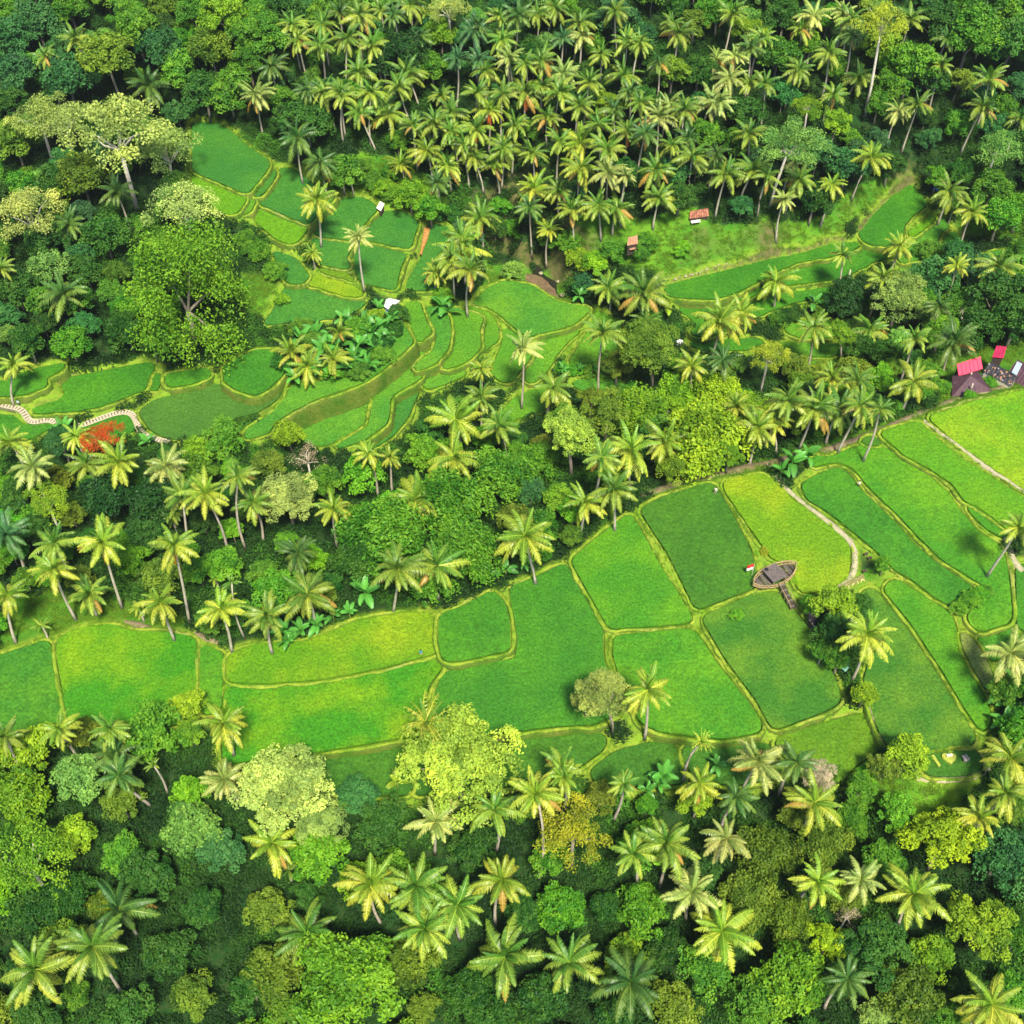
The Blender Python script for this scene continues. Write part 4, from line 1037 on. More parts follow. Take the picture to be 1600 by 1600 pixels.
M_TUFT = leaf_mat('grass_blade', .3, .2, .6, True, .0)
def tuft_mesh(n):
    C = np.column_stack([rng.normal(0, .35, (n, 2)), rng.uniform(.08, .3, n)])
    N = rng.normal(0, .5, (n, 3)) + np.array([0, -.2, .6]); N /= np.linalg.norm(N, axis=1)[:, None]
    me = leaf_cards('grass_tuft', C, N, np.full(n, .32), np.clip(rng.normal(.5, .16, n), 0, 1), .3); me.materials.append(M_TUFT); return me
def scatter(name, pts, scl, meshes, label):
    lib = bpy.data.collections.new(name + '_kinds')
    for me in meshes:
        lib.objects.link(bpy.data.objects.new(name + '_kind', me))
    base = bpy.data.meshes.new(name); base.vertices.add(len(pts)); base.vertices.foreach_set('co', np.asarray(pts, np.float32).ravel())
    a = base.attributes.new('size', 'FLOAT', 'POINT'); a.data.foreach_set('value', np.asarray(scl, np.float32)); base.update()
    o = link(name, base); o['kind'] = 'stuff'; o.color = (.12, .25, .016, 1); o['label'] = label
    ng = bpy.data.node_groups.new(name, 'GeometryNodeTree')
    ng.interface.new_socket('Geometry', in_out='INPUT', socket_type='NodeSocketGeometry')
    ng.interface.new_socket('Geometry', in_out='OUTPUT', socket_type='NodeSocketGeometry')
    gi = ng.nodes.new('NodeGroupInput'); go = ng.nodes.new('NodeGroupOutput')
    ip = ng.nodes.new('GeometryNodeInstanceOnPoints'); ci = ng.nodes.new('GeometryNodeCollectionInfo')
    ci.inputs['Collection'].default_value = lib; ci.inputs['Separate Children'].default_value = True; ci.inputs['Reset Children'].default_value = True
    ip.inputs['Pick Instance'].default_value = True
    na = ng.nodes.new('GeometryNodeInputNamedAttribute'); na.data_type = 'FLOAT'; na.inputs[0].default_value = 'size'
    rv = ng.nodes.new('FunctionNodeRandomValue'); rv.data_type = 'FLOAT_VECTOR'
    rv.inputs[0].default_value = (-.15, -.15, 0); rv.inputs[1].default_value = (.15, .15, 6.28)
    ng.links.new(gi.outputs[0], ip.inputs['Points']); ng.links.new(ci.outputs[0], ip.inputs['Instance'])
    ng.links.new(na.outputs['Attribute'], ip.inputs['Scale']); ng.links.new(rv.outputs[0], ip.inputs['Rotation'])
    ng.links.new(ip.outputs[0], go.inputs[0])
    md = o.modifiers.new('scatter', 'NODES'); md.node_group = ng
    return o
N0 = 52000
pp = np.column_stack([rng.uniform(-150, 150, N0), rng.uniform(30, 330, N0)])
uvok = np.ones(N0, bool)
opn = np.zeros(N0, bool)
for q in OPENW: opn |= inside(pp, q)
near = np.zeros(N0, bool)
for z, c, q in FW:
    lo = q.min(0) - 3; hi = q.max(0) + 3
    k = np.where((pp[:, 0] > lo[0]) & (pp[:, 0] < hi[0]) & (pp[:, 1] > lo[1]) & (pp[:, 1] < hi[1]))[0]
    if len(k):
        ins = inside(pp[k], q); sd = seg_dist(pp[k], q); near[k] |= ins | (sd < 1.7)
for a, b, r in KEEP: near |= (pp[:, 0] - a) ** 2 + (pp[:, 1] - b) ** 2 < (r * .7) ** 2
wildp = pp[~opn & ~near]; grassp = pp[opn & ~near]
wz = base_h(np.clip(wildp, [-150, 20], [150, 330]))
scatter('undergrowth', np.column_stack([wildp, wz - .1]), rng.uniform(.55, 1.35, len(wildp)), [bush_mesh(150, 1.15, 1.5, .36) for _ in range(6)], 'dense green undergrowth covering the forest floor')
gp = grassp
gp = np.vstack([gp + rng.normal(0, 1.2, gp.shape) for _ in range(4)])
nb = np.zeros(len(gp), bool)
for z, c, q in FW:
    k = np.where((gp[:, 0] > q[:, 0].min() - 2) & (gp[:, 0] < q[:, 0].max() + 2) & (gp[:, 1] > q[:, 1].min() - 2) & (gp[:, 1] < q[:, 1].max() + 2))[0]
    if len(k): nb[k] |= inside(gp[k], q) | (seg_dist(gp[k], q) < .9)
gp = gp[~nb]
tf = np.vstack(TUFTS); gpz = np.vstack([np.column_stack([gp, base_h(gp)]), tf]); gsz = np.concatenate([rng.uniform(.5, 1.3, len(gp)), rng.uniform(.3, .75, len(tf))])
scatter('grass', gpz, gsz, [tuft_mesh(34) for _ in range(4)], 'tufted green grass on the banks and open slopes')
#@@BUILT@@
# ------------------------------------------------------------------ paths
def strip(name, pts, width, m, lift=.32, thick=.6, label=None, closed=False, jitter=.06, step=.8):
    P = [on_ground(u, v) for u, v in pts]
    q = np.array(P)[:, :2]; L = np.concatenate([[0], np.cumsum(np.linalg.norm(np.diff(q, axis=0), axis=1))])
    n = max(3, int(L[-1] / step)); t = np.linspace(0, L[-1], n)
    zz = np.array([p[2] for p in P])
    xs = np.column_stack([np.interp(t, L, q[:, 0]), np.interp(t, L, q[:, 1]), np.interp(t, L, zz)])
    ker = np.ones(5) / 5
    for a in range(3):
        pad = np.concatenate([[xs[0, a]] * 2, xs[:, a], [xs[-1, a]] * 2]); xs[:, a] = np.convolve(pad, ker, 'valid')
    ws = np.interp(t, np.linspace(0, L[-1], len(np.atleast_1d(width))), np.atleast_1d(width)) / 2
    d = np.gradient(xs[:, :2], axis=0); d /= np.linalg.norm(d, axis=1)[:, None] + 1e-9
    nn = np.column_stack([-d[:, 1], d[:, 0]])
    V = []
    for off, dz in ((-1.1, -thick), (-1, 0), (0, .05), (1, 0), (1.1, -thick)):
        w = ws * off + (rng.normal(0, jitter, n) if abs(off) == 1 else 0)
        V.append(np.column_stack([xs[:, :2] + nn * w[:, None], xs[:, 2] + lift + dz]))
    V = np.vstack(V); i = np.arange(n - 1)
    Q = np.vstack([np.column_stack([r * n + i, r * n + i + 1, (r + 1) * n + i + 1, (r + 1) * n + i])[:, ::-1] for r in range(4)])
    o = link(name, mesh_np(name, V, Q, True), m); o['kind'] = 'structure'
    if label: o['label'] = label
    return o, xs, nn
def pp_(s):
    n = [float(t) for t in s.split()]; return [(n[i], n[i + 1]) for i in range(0, len(n), 2)]
strip('path', pp_('1207 742 1240 777 1290 814 1322 840 1334 854 1336 870 1335 888 1331 904 1318 914 1306 921'), [.75, .8, .9, 1.1], M_PALEPATH, .42, .7, 'pale dirt path curving past the yellow field to the letter sign')
strip('path', pp_('1358 1098 1368 1120 1376 1145 1384 1168'), .8, M_PALEPATH, .35, .7, 'short dirt path running down from the leaning orange palm')
strip('path', pp_('1425 1216 1470 1221 1505 1219 1535 1211 1552 1202'), .8, M_PALEPATH, .4, .7, 'pale path along the lower edge of the garden plot')
strip('path', pp_('1568 838 1576 848 1578 868 1586 886 1602 898'), .9, M_PALEPATH, .5, .7, 'curved pale path at the right edge under a palm')
strip('path', pp_('1000 779 1040 764 1080 751 1120 744 1165 734 1205 727 1235 717 1280 708 1330 692 1380 672 1430 650 1480 630 1522 618 1560 608 1610 596'), [1.6, 2.2, 1.6, 1.2, 1.2], M_SOIL, .15, .8, 'brown earth track between the palm belt and the upper fields')
strip('path', pp_('1440 657 1500 702 1545 735 1600 771 1650 805'), .55, M_PALEPATH, .5, 1.2, 'straight pale dike between the two right lime fields')
strip('path', pp_('190 971 215 978 240 984'), [.6, 1.2, .5], M_SOIL, .3, .6, 'worn brown track above the patchy lime field')
strip('path', pp_('300 988 325 997 348 1010'), [.6, 1.1, .5], M_SOIL, .3, .6, 'worn brown track corner above the small rice strip')
M_RED = simple('orange_soil', (.42, .20, .06), .95, .35, 1.2, .4)
strip('soil_patch', pp_('667 356 664 372 660 388 657 402'), [1.6, 1.3, .5, .3], M_RED, .42, .6, 'orange bare soil streak beside a terrace bank')
strip('path', pp_('290 0 300 12 320 22 345 30'), [4, 3, 2], M_SOIL, .3, 1.0, 'brown bare track on the slope at the top')

# slab path with dark recesses
M_SLAB = simple('path_slab', (.42, .36, .26), .9, .2, 3)
sp, xs, nn = strip('slab_path', pp_('-30 624 -8 631 12 637 27 639 36 642 42 652 47 663 60 661 80 657 92 666 100 673 125 668 150 659 180 648 200 645 209 650 215 662 218 674 227 683 245 689 268 694'), 1.15, M_DARKSLOT, .34, .7, 'zigzag stepped path of pale slabs at the left edge', jitter=0, step=.62)
me = bpy.data.meshes.new('slab'); _b = MB(); _b.box((0, 0, 0), (.40, 1.25, .16)); me = _b.mesh('slab', M_SLAB)
for i in range(0, len(xs) - 1):
    d = xs[i + 1] - xs[i]
    s = link('slab', me, None, sp, (xs[i][0], xs[i][1], xs[i][2] + .44)); s.rotation_euler = (0, 0, math.atan2(d[1], d[0]) + rng.normal(0, .03))
for sd in (-1, 1):
    kb = MB(); kb.tube([(x[0] + n_[0] * .56 * sd, x[1] + n_[1] * .56 * sd, x[2] + .45) for x, n_ in zip(xs, nn)], .11, 4)
    kb.build('kerb', M_SLAB, sp)

# ------------------------------------------------------------------ river in the gorge
mw, nt, out = mat('river_water')
b = nd(nt, 'ShaderNodeBsdfPrincipled'); b.inputs['Base Color'].default_value = (.02, .022, .014, 1); b.inputs['Roughness'].default_value = .12
bp = nd(nt, 'ShaderNodeBump'); bp.inputs['Strength'].default_value = .4; bp.inputs['Distance'].default_value = .08
nt.links.new(noise(nt, 1.5, 4, .6, wpos(nt)), bp.inputs['Height']); nt.links.new(bp.outputs[0], b.inputs['Normal']); nt.links.new(b.outputs[0], out.inputs[0])
M_MUD = simple('river_mud', (.13, .09, .05), .8, .45, .6, .6)
def flat_poly(name, pts, dz, m, label, kind='structure', z=None):
    P = [on_ground(u, v) for u, v in pts]
    zz = (min(p[2] for p in P) if z is None else z) + dz
    q = np.array([at_z(u, v, zz)[:2] for u, v in pts])
    a = np.sum(q[:, 0] * np.roll(q[:, 1], -1) - np.roll(q[:, 0], -1) * q[:, 1])
    if a < 0: q = q[::-1]
    q = resample(q, .7); q = q + rng.normal(0, .12, q.shape)
    k = len(q); V = [(x, y, zz) for x, y in q] + [(x, y, zz - 1.5) for x, y in q]
    me = bpy.data.meshes.new(name); me.from_pydata(V, [], [tuple(range(k))] + [(j, j + k, (j + 1) % k + k, (j + 1) % k) for j in range(k)]); me.update()
    o = link(name, me, m); o['kind'] = kind; o['label'] = label; return o
flat_poly('river', pp_('752 428 775 412 805 404 838 408 868 424 882 448 884 474 872 470 860 452 838 432 806 424 775 436'), .35, mw, 'dark brown stream in the gorge bend', z=-20)
flat_poly('river_bank', pp_('800 428 822 426 846 432 866 450 874 468 864 466 850 460 832 448 815 438'), .5, M_MUD, 'muddy brown bank inside the river bend', z=-19.6)
M_ROCK = simple('pale_rock', (.30, .27, .17), .95, .4, 1.2, .6)
def rock(u, v, s, label=None):
    p = on_ground(u, v); mb = MB(); vs = []; fs = []
    for r, (zz, rr) in enumerate(((-.3, .8), (.15, 1), (.6, .7), (.8, .2))):
        for q in range(7): a = q * 6.283 / 7; k = rr * rng.uniform(.7, 1.2); vs.append((math.cos(a) * k * s, math.sin(a) * k * s, zz * s * rng.uniform(.8, 1.2)))
    for r in range(3):
        for q in range(7): fs.append((r * 7 + q, r * 7 + (q + 1) % 7, r * 7 + 7 + (q + 1) % 7, r * 7 + 7 + q))
    fs.append(tuple(range(21, 28))); mb.add(vs, fs)
    o = mb.build('boulder', M_ROCK, None, False, tuple(p)); o['category'] = 'rock'; o['group'] = 'pale rocks on the cut bank'
    auto_label(o, 'rock', 'pale boulder in the cut bank', u, v)
for k in range(16):
    t = k / 15; rock(1055 + 80 * t + rng.normal(0, 2), 436 - 24 * t + rng.normal(0, 1.5), rng.uniform(.2, .42))
for u, v in ((812, 420), (845, 428), (872, 440), (795, 412), (880, 462)): rock(u, v, rng.uniform(.4, .8))

# ------------------------------------------------------------------ roofs and huts
def sheet_mat(name, rgb, rough=.55, var=.3): return simple(name, rgb, rough, var, 1.3, .15, .3)
M_PINK = sheet_mat('pink_metal_roof', (.86, .07, .13), .45, .15); M_PURP = sheet_mat('purple_brown_roof', (.075, .035, .05), .6); M_CRIM = sheet_mat('crimson_roof', (.35, .015, .06))
M_DKROOF = sheet_mat('dark_tile_roof', (.035, .033, .042), .7); M_WHITE = sheet_mat('white_metal_roof', (.80, .76, .72), .5, .1); M_CREAM = sheet_mat('cream_sheet', (.78, .74, .60), .6, .1)
M_RUST = sheet_mat('rusty_tile_roof', (.30, .12, .075), .9, .55); M_BROWN = sheet_mat('brown_sheet_roof', (.36, .19, .11), .9, .3); M_WALL = simple('plaster_wall', (.62, .56, .45), .9, .2, 1)
M_DKWALL = simple('dark_timber', (.06, .045, .035), .9, .3, 2); M_GLASS = simple('skylight_glass', (.34, .40, .44), .2, .15, 2, 0, .6); M_BLACK = simple('black_sheet', (.018, .017, .022), .7, .3, 2)
M_TEAL = simple('teal_tarp', (.20, .42, .33), .6, .2, 1); M_TERR = simple('terrace_floor', (.72, .60, .45), .9, .12, 1.5); M_WOODP = simple('grey_plank', (.34, .30, .30), .85, .25, 3); M_DECK = simple('dark_deck_plank', (.12, .10, .095), .9, .35, 3); M_BAMB = simple('weathered_bamboo', (.33, .24, .12), .8, .4, 4)
M_BRICK = simple('stacked_brick', (.33, .20, .15), .9, .4, 5); M_BLUE = simple('blue_tarp', (.03, .12, .45), .5, .2, 2)
def W(u, v, z): return Vector(at_z(u, v, z))
def roof_sheets(parent, A, B, Cc, D, m, n, name='roof_sheet', th=.06):
    """A-B eave to D-C ridge, laid as n sheets side by side"""
    for i in range(n):
        t0, t1 = i / n, (i + 1) / n
        a = A.lerp(B, t0); b = A.lerp(B, t1 - .015); c = D.lerp(Cc, t1 - .015); d = D.lerp(Cc, t0)
        up = (b - a).cross(d - a).normalized()
        if up.z < 0: up = -up
        l = up * (.03 * (i % 2)); mb = MB()
        lo = [p + l - up * th for p in (a, b, c, d)]; hi = [p + l + up * th * .4 for p in (a, b, c, d)]
        mid0 = a.lerp(b, .5) + l + up * (th * .4 + .05); mid1 = d.lerp(c, .5) + l + up * (th * .4 + .05)
        mb.add(lo + hi + [mid0, mid1], [(3, 2, 1, 0), (4, 8, 9, 7), (8, 5, 6, 9), (0, 1, 5, 8, 4), (2, 3, 7, 9, 6), (1, 2, 6, 5), (3, 0, 4, 7)])
        mb.build(name, m, parent)
def walls(parent, pts, zb, m, inset=.25):
    c = sum((p for p in pts), Vector()) / len(pts); mb = MB()
    q = [c + (p - c) * (1 - inset / max(.5, (p - c).length)) for p in pts]; k = len(q)
    mb.add([(p.x, p.y, zb) for p in q] + [(p.x, p.y, p.z - .12) for p in q], [(j, (j + 1) % k, (j + 1) % k + k, j + k) for j in range(k)] + [tuple(range(k, 2 * k))])
    return mb.build('wall', m, parent)
def house(name, label, cat='house'):
    o = empty(name, (0, 0, 0)); o['label'] = label; o['category'] = cat; return o
def hut(name, label, corners, z0, eave, ridge, m, wall_m, n=5, gable=True, extra=None):
    """corners: picture points of the roof outline A B C D at eave height above z0"""
    P = [W(u, v, z0 + eave) for u, v in corners]
    r = house(name, label, 'hut')
    A, B, Cc, D = P
    if gable:
        r0 = (A + D) / 2 + Vector((0, 0, ridge)); r1 = (B + Cc) / 2 + Vector((0, 0, ridge))
        roof_sheets(r, A, B, r1, r0, m, n); roof_sheets(r, Cc, D, r0, r1, m, n)
        rb = MB(); rb.tube([tuple(r0 + Vector((0, 0, .05))), tuple(r1 + Vector((0, 0, .05)))], .09, 5); rb.build('ridge_cap', m, r)
        walls(r, P, z0 - 1, wall_m)
        for e0, e1, rr in ((A, D, r0), (B, Cc, r1)):
            g = MB(); c = (A + B + Cc + D) / 4; q = [e0.lerp(c, .08), e1.lerp(c, .08), rr.lerp(c + Vector((0, 0, ridge)), .08) - Vector((0, 0, .1))]
            g.add(q, [(0, 1, 2)]); g.build('gable', wall_m, r)
    else:
        for q in (Cc, D): q.z += ridge
        roof_sheets(r, A, B, Cc, D, m, n)
        walls(r, P, z0 - 1, wall_m)
    return r
h = hut('hut', 'white-roofed hut at the corner of the centre terraces', [(600, 479), (615, 488), (625, 470), (608, 466)], -9, 2.0, .8, M_WHITE, M_WALL, 4)
mb = MB(); c = W(606, 489, -8.4); mb.box(tuple(c), (1.7, .9, 1.1), .4); mb.build('lean_to', M_WALL, h)
mb = MB()
for k in range(9): c = W(614 + (k % 3) * 3, 490 + (k // 3) * 1.2, -8.6); mb.box((c.x, c.y, c.z - .1), (.4, .3, .5), k)
o = mb.build('brick_stack', M_BRICK, h)
mb = MB(); c = W(606, 485, -7.7); mb.box(tuple(c), (.9, .25, .3), .3); mb.build('blue_window_patch', M_BLUE, h)  # blue box standing in for the hut's dark blue window
s = hut('field_shelter', 'tiny white roofed shelter on the terrace bank', [(588, 325), (595, 330), (601, 320), (594, 316)], -7.2, 1.3, .25, M_CREAM, M_DKWALL, 3, False)
hut('hut', 'rusty red tiled hut under the palms on the far slope', [(1077, 342), (1108, 338), (1104, 325), (1078, 330)], -3, 1.6, .8, M_RUST, M_DKWALL, 8)
mb = MB(); c = W(1087, 346, -1.6); mb.box(tuple(c), (2.0, .8, .1), .1, 0, .1); mb.build('white_sheet', M_WHITE, [o for o in bpy.data.objects if o.name == 'hut.001'][0])
hut('hut', 'small brown sheet-roofed hut below the far palms', [(980, 384), (997, 381), (996, 371), (981, 374)], -5, 1.8, .5, M_BROWN, M_DKWALL, 4, False)
mb = MB(); c = W(988, 388, -4.2); mb.box(tuple(c), (1.3, .9, .08), .1, 0, .1); mb.build('step_board', M_BROWN, [o for o in bpy.data.objects if o.name == 'hut.002'][0])
hut('hut', 'grey roofed hut half hidden in the left forest', [(209, 366), (221, 366), (221, 358), (210, 358)], -4, 2.0, .4, M_WOODP, M_DKWALL, 3, False)
hut('hut', 'black roofed hut among the bushes below the boat platform', [(1262, 968), (1276, 985), (1278, 953), (1264, 955)], .4, 2.0, .4, M_BLACK, M_DKWALL, 4, False)
mb = MB(); a = W(1263, 966, 2.4); b_ = W(1276, 984, 2.4); mb.tube([tuple(a), tuple(b_)], .10, 5); o = mb.build('eave_pole', M_CONC); o['category'] = 'pole'; o['label'] = 'pale pole along the eave of the black roofed hut'
hut('hut', 'teal tarp shelter at the foot of the leaning orange palm', [(1312, 1042), (1321, 1050), (1327, 1044), (1317, 1037)], .4, 1.6, .2, M_TEAL, M_DKWALL, 2, False)
# cluster of houses at the right
zh = -1.5
r = hut('house', 'house with a bright pink metal roof', [(1498, 588), (1536, 576), (1531, 560), (1494, 572)], zh - 1, 3.6, .5, M_PINK, M_DKWALL, 6, False)
r['category'] = 'house'
r = house('house', 'house with a dark purple hipped roof beside the terrace')
e = [W(1487, 620, zh + 1.9), W(1552, 612, zh + 1.9), W(1527, 580, zh + 1.9), W(1488, 588, zh + 1.9)]
ap = W(1517, 586, zh + 3.9)
for i in range(4):
    a, b_ = e[i], e[(i + 1) % 4]; k = 5
    for j in range(k):
        p, q = a.lerp(b_, j / k), a.lerp(b_, (j + .97) / k)
        mb = MB(); u0, u1 = ap.lerp(p, .04), ap.lerp(q, .04); off = Vector((0, 0, .04 * (j % 2)))
        mb.add([p + off, q + off, u1 + off, u0 + off, p - Vector((0, 0, .1)), q - Vector((0, 0, .1))], [(0, 1, 2, 3), (4, 5, 1, 0)]); mb.build('roof_sheet', M_PURP, r)
    hp = MB(); hp.tube([tuple(a + Vector((0, 0, .05))), tuple(ap + Vector((0, 0, .06)))], .08, 5); hp.build('hip_ridge', M_PURP, r)
walls(r, e, zh - 2, M_WALL, .4)
for u, v in ((1517, 586), (1519, 603)):
    f = MB(); c = W(u, v, zh + 3.6); f.tube([(c.x, c.y, c.z - .4), (c.x, c.y, c.z + .5), (c.x, c.y, c.z + .7)], [.18, .16, .02], 6); f.build('finial', M_CONC, r)
r = house('house', 'house with a cluttered dark tiled roof above the pale terrace')
e = [W(1536, 580, zh + 2.6), W(1580, 604, zh + 2.6), W(1592, 590, zh + 2.6), W(1550, 566, zh + 2.6)]
r0, r1 = (e[0] + e[3]) / 2 + Vector((0, 0, 1.0)), (e[1] + e[2]) / 2 + Vector((0, 0, 1.0))
roof_sheets(r, e[0], e[1], r1, r0, M_DKROOF, 9, 'roof_tiles'); roof_sheets(r, e[2], e[3], r0, r1, M_DKROOF, 9, 'roof_tiles')
walls(r, e, zh - 2, M_WALL)
rb = MB()
for k in range(46):
    t, s_ = rng.uniform(0, 1), rng.uniform(0, 1); p = e[0].lerp(e[1], t).lerp(r0.lerp(r1, t), s_); rb.box((p.x, p.y, p.z + .12), (rng.uniform(.15, .5), rng.uniform(.1, .3), .16), rng.uniform(0, 3), int(rng.integers(3)))
rb.build('roof_clutter', [M_DKROOF, M_BROWN, M_WOODP], r)
flat_poly('terrace', pp_('1531 586 1540 581 1580 605 1572 613 1560 617 1546 612'), 1.0, M_TERR, 'pale paved terrace between the two dark roofs', z=zh - 1)
r = hut('house', 'dark house with a pale glass skylight at the right edge', [(1572, 588), (1600, 606), (1622, 578), (1590, 562)], zh - 1, 3.4, 1.0, M_PURP, M_WALL, 6)
r['category'] = 'house'
a, b_, c, d = W(1580, 583, zh + 3.2), W(1588, 588, zh + 3.2), W(1597, 570, zh + 3.5), W(1589, 566, zh + 3.5)
for k in range(3):
    mb = MB(); p = [a.lerp(b_, k / 3), a.lerp(b_, (k + .92) / 3), d.lerp(c, (k + .92) / 3), d.lerp(c, k / 3)]
    mb.add([q + Vector((0, 0, .25)) for q in p] + [q + Vector((0, 0, .1)) for q in p], [(0, 1, 2, 3), (0, 4, 5, 1), (1, 5, 6, 2), (2, 6, 7, 3), (3, 7, 4, 0)]); mb.build('skylight_pane', M_GLASS, r)
r = hut('house', 'house with a dark crimson roof behind the dark tiled roof', [(1550, 558), (1568, 560), (1572, 545), (1556, 543)], zh - 1, 3.2, .5, M_CRIM, M_DKWALL, 4, False); r['category'] = 'house'

# ------------------------------------------------------------------ boat-shaped bamboo platform
za = .8
S0, S1 = W(1177, 914, za + 1.3), W(1244, 881, za + 1.3)
ax = (S1 - S0); Lb = ax.length; rz = math.atan2(ax.y, ax.x); mid = (S0 + S1) / 2
bt = empty('boat_platform', (mid.x, mid.y, za), rz); bt['label'] = 'boat-shaped bamboo viewing platform with a plank deck among the rice fields'; bt['category'] = 'platform'
Wd = Lb * .23
def hw(s): return Wd * max(0, 1 - abs(s) ** 2.4) ** .8
def sheer(s): return .95 + .55 * s * s
for lev, wk in ((0, 1.0), (.35, .93), (-.35, .85)):
    for sd in (-1, 1):
        mb = MB(); mb.tube([(s * Lb / 2, sd * hw(s) * wk, sheer(s) + lev) for s in np.linspace(-1, 1, 15)], .085, 5); mb.build('rail', M_BAMB, bt)
for s in np.linspace(-.85, .85, 13):
    for sd in (-1, 1):
        mb = MB(); w_ = hw(s); mb.tube([(s * Lb / 2, sd * w_ * .7, .1), (s * Lb / 2, sd * w_ * .95, sheer(s) * .6), (s * Lb / 2, sd * w_ * 1.0, sheer(s) + .4)], .05, 5); mb.build('rib', M_BAMB, bt)
for k, s in enumerate(np.linspace(-.8, .88, 20)):
    if -.22 < s < .25: continue
    mb = MB(); mb.box((s * Lb / 2, 0, .72 + rng.uniform(-.03, .03)), (.26, hw(s) * 1.8, .06), rng.normal(0, .03)); mb.build('floor_slat', M_DECK if k % 3 else M_DKWALL, bt)
for k in range(11):
    mb = MB(); mb.box((-1.25 + k * .25, .15, 1.5), (.23, 3.1, .07)); mb.build('deck_plank', M_DECK, bt)
for x in (-1.2, 1.2):
    for y in (-1.3, 1.6): mb = MB(); mb.tube([(x, y, -.3), (x, y, 1.5)], .09, 6); mb.build('post', M_BAMB, bt)
for x in (-2.4, 2.4): mb = MB(); mb.tube([(x, 0, -.3), (x, 0, .75)], .1, 6); mb.build('post', M_BAMB, bt)
mb = MB(); mb.tube([(-.7, 1.4, 1.53), (-.7, 1.4, 1.62), (-.7, 1.4, 1.95)], [.36, .34, .04], 10); mb.build('hatch_cover', M_BLACK, bt)
p0, p1 = W(1221, 913, za + 1.1), W(1240, 951, za + .35)
wk = empty('plank_walkway', (p0.x, p0.y, p0.z), 0); wk['label'] = 'dark plank walkway leading down from the boat platform'; wk['category'] = 'walkway'
dv = p1 - p0; a_ = math.atan2(dv.y, dv.x); n = 14
for k in range(n):
    c = dv * ((k + .5) / n); mb = MB(); mb.box(tuple(c), (dv.length / n * .86, 1.05, .07), a_ + rng.normal(0, .04)); mb.build('plank', M_DKWALL if k % 3 else M_DECK, wk)
sdv = Vector((-math.sin(a_), math.cos(a_), 0)) * .55
for sd in (-1, 1):
    mb = MB(); mb.tube([tuple(sdv * sd + Vector((0, 0, .7))), tuple(dv + sdv * sd + Vector((0, 0, .7)))], .05, 5); mb.build('handrail', M_BAMB, wk)
    for k in range(5): mb = MB(); c = dv * (k / 4) + sdv * sd; mb.tube([(c.x, c.y, c.z - 1.2), (c.x, c.y, c.z + .7)], .05, 5); mb.build('post', M_BAMB, wk)
# flag
M_FRED = simple('flag_red', (.75, .03, .03), .7, .1); M_FWHITE = simple('flag_white', (.82, .80, .76), .7, .05)
p = W(1175, 897, 1.2); fl = empty('flag', (p.x, p.y, p.z - .4)); fl['label'] = 'red and white flag on a thin pole at the stern of the boat platform'; fl['category'] = 'flag'
mb = MB(); mb.tube([(0, 0, 0), (.02, 0, 1.6), (0, 0, 3.1)], .04, 5); mb.build('pole', M_CONC, fl)
for nm, m, z0, z1 in (('red_band', M_FRED, 2.3, 3.05), ('white_band', M_FWHITE, 1.6, 2.3)):
    V = []; Fq = []
    for i in range(7):
        x = -i * .17
        for z in (z0, z1): V.append((x - .05, math.sin(i * 1.1) * .10, z - i * .05)); V.append((x - .05, math.sin(i * 1.1) * .10 + .02, z - i * .05))
        if i:
            q = 4 * i; Fq += [(q - 4, q, q + 2, q - 2), (q - 3, q - 1, q + 3, q + 1), (q - 4, q - 3, q + 1, q), (q - 2, q + 2, q + 3, q - 1)]
    mb = MB(); mb.add(V, Fq); mb.build(nm, m, fl)

# ------------------------------------------------------------------ letter sign on the earth bank
M_LET = simple('dry_plant_letter', (.42, .42, .14), .9, .3, 6); M_BED = simple('sign_earth', (.17, .16, .06), .95, .3, 3)
a, b_ = W(1319, 931, .2), W(1355, 912, .5); dv = b_ - a
sg = empty('letter_sign', tuple(a), math.atan2(dv.y, dv.x)); sg['label'] = 'sloped earth bank with big raised letters beside the pale path'; sg['category'] = 'sign'
Ls = dv.length; mb = MB(); mb.add([(-.2, 0, -.4), (Ls + .2, 0, -.4), (Ls + .2, 1.5, 1.1), (-.2, 1.5, 1.1), (-.2, 1.9, -.4), (Ls + .2, 1.9, -.4)], [(0, 1, 2, 3), (3, 2, 5, 4), (0, 3, 4), (1, 5, 2)]); mb.build('earth_bank', M_BED, sg)
for k, ch in enumerate('CASIO'):
    cu = bpy.data.curves.new('letter', 'FONT'); cu.body = ch; cu.size = 1.75; cu.extrude = .12; cu.align_x = 'CENTER'; cu.offset = .03
    tmp = bpy.data.objects.new('letter', cu); COL.objects.link(tmp); bpy.context.view_layer.update()
    lm = bpy.data.meshes.new_from_object(tmp.evaluated_get(bpy.context.evaluated_depsgraph_get())); bpy.data.objects.remove(tmp); lm.materials.clear()
    o = link('letter', lm, M_LET, sg); o['label'] = 'raised letter ' + ch
    o.rotation_euler = (math.radians(45), 0, 0); o.location = (Ls * (k + .5) / 5, .15, -.18); o.scale = (.62, 1.0, 1)
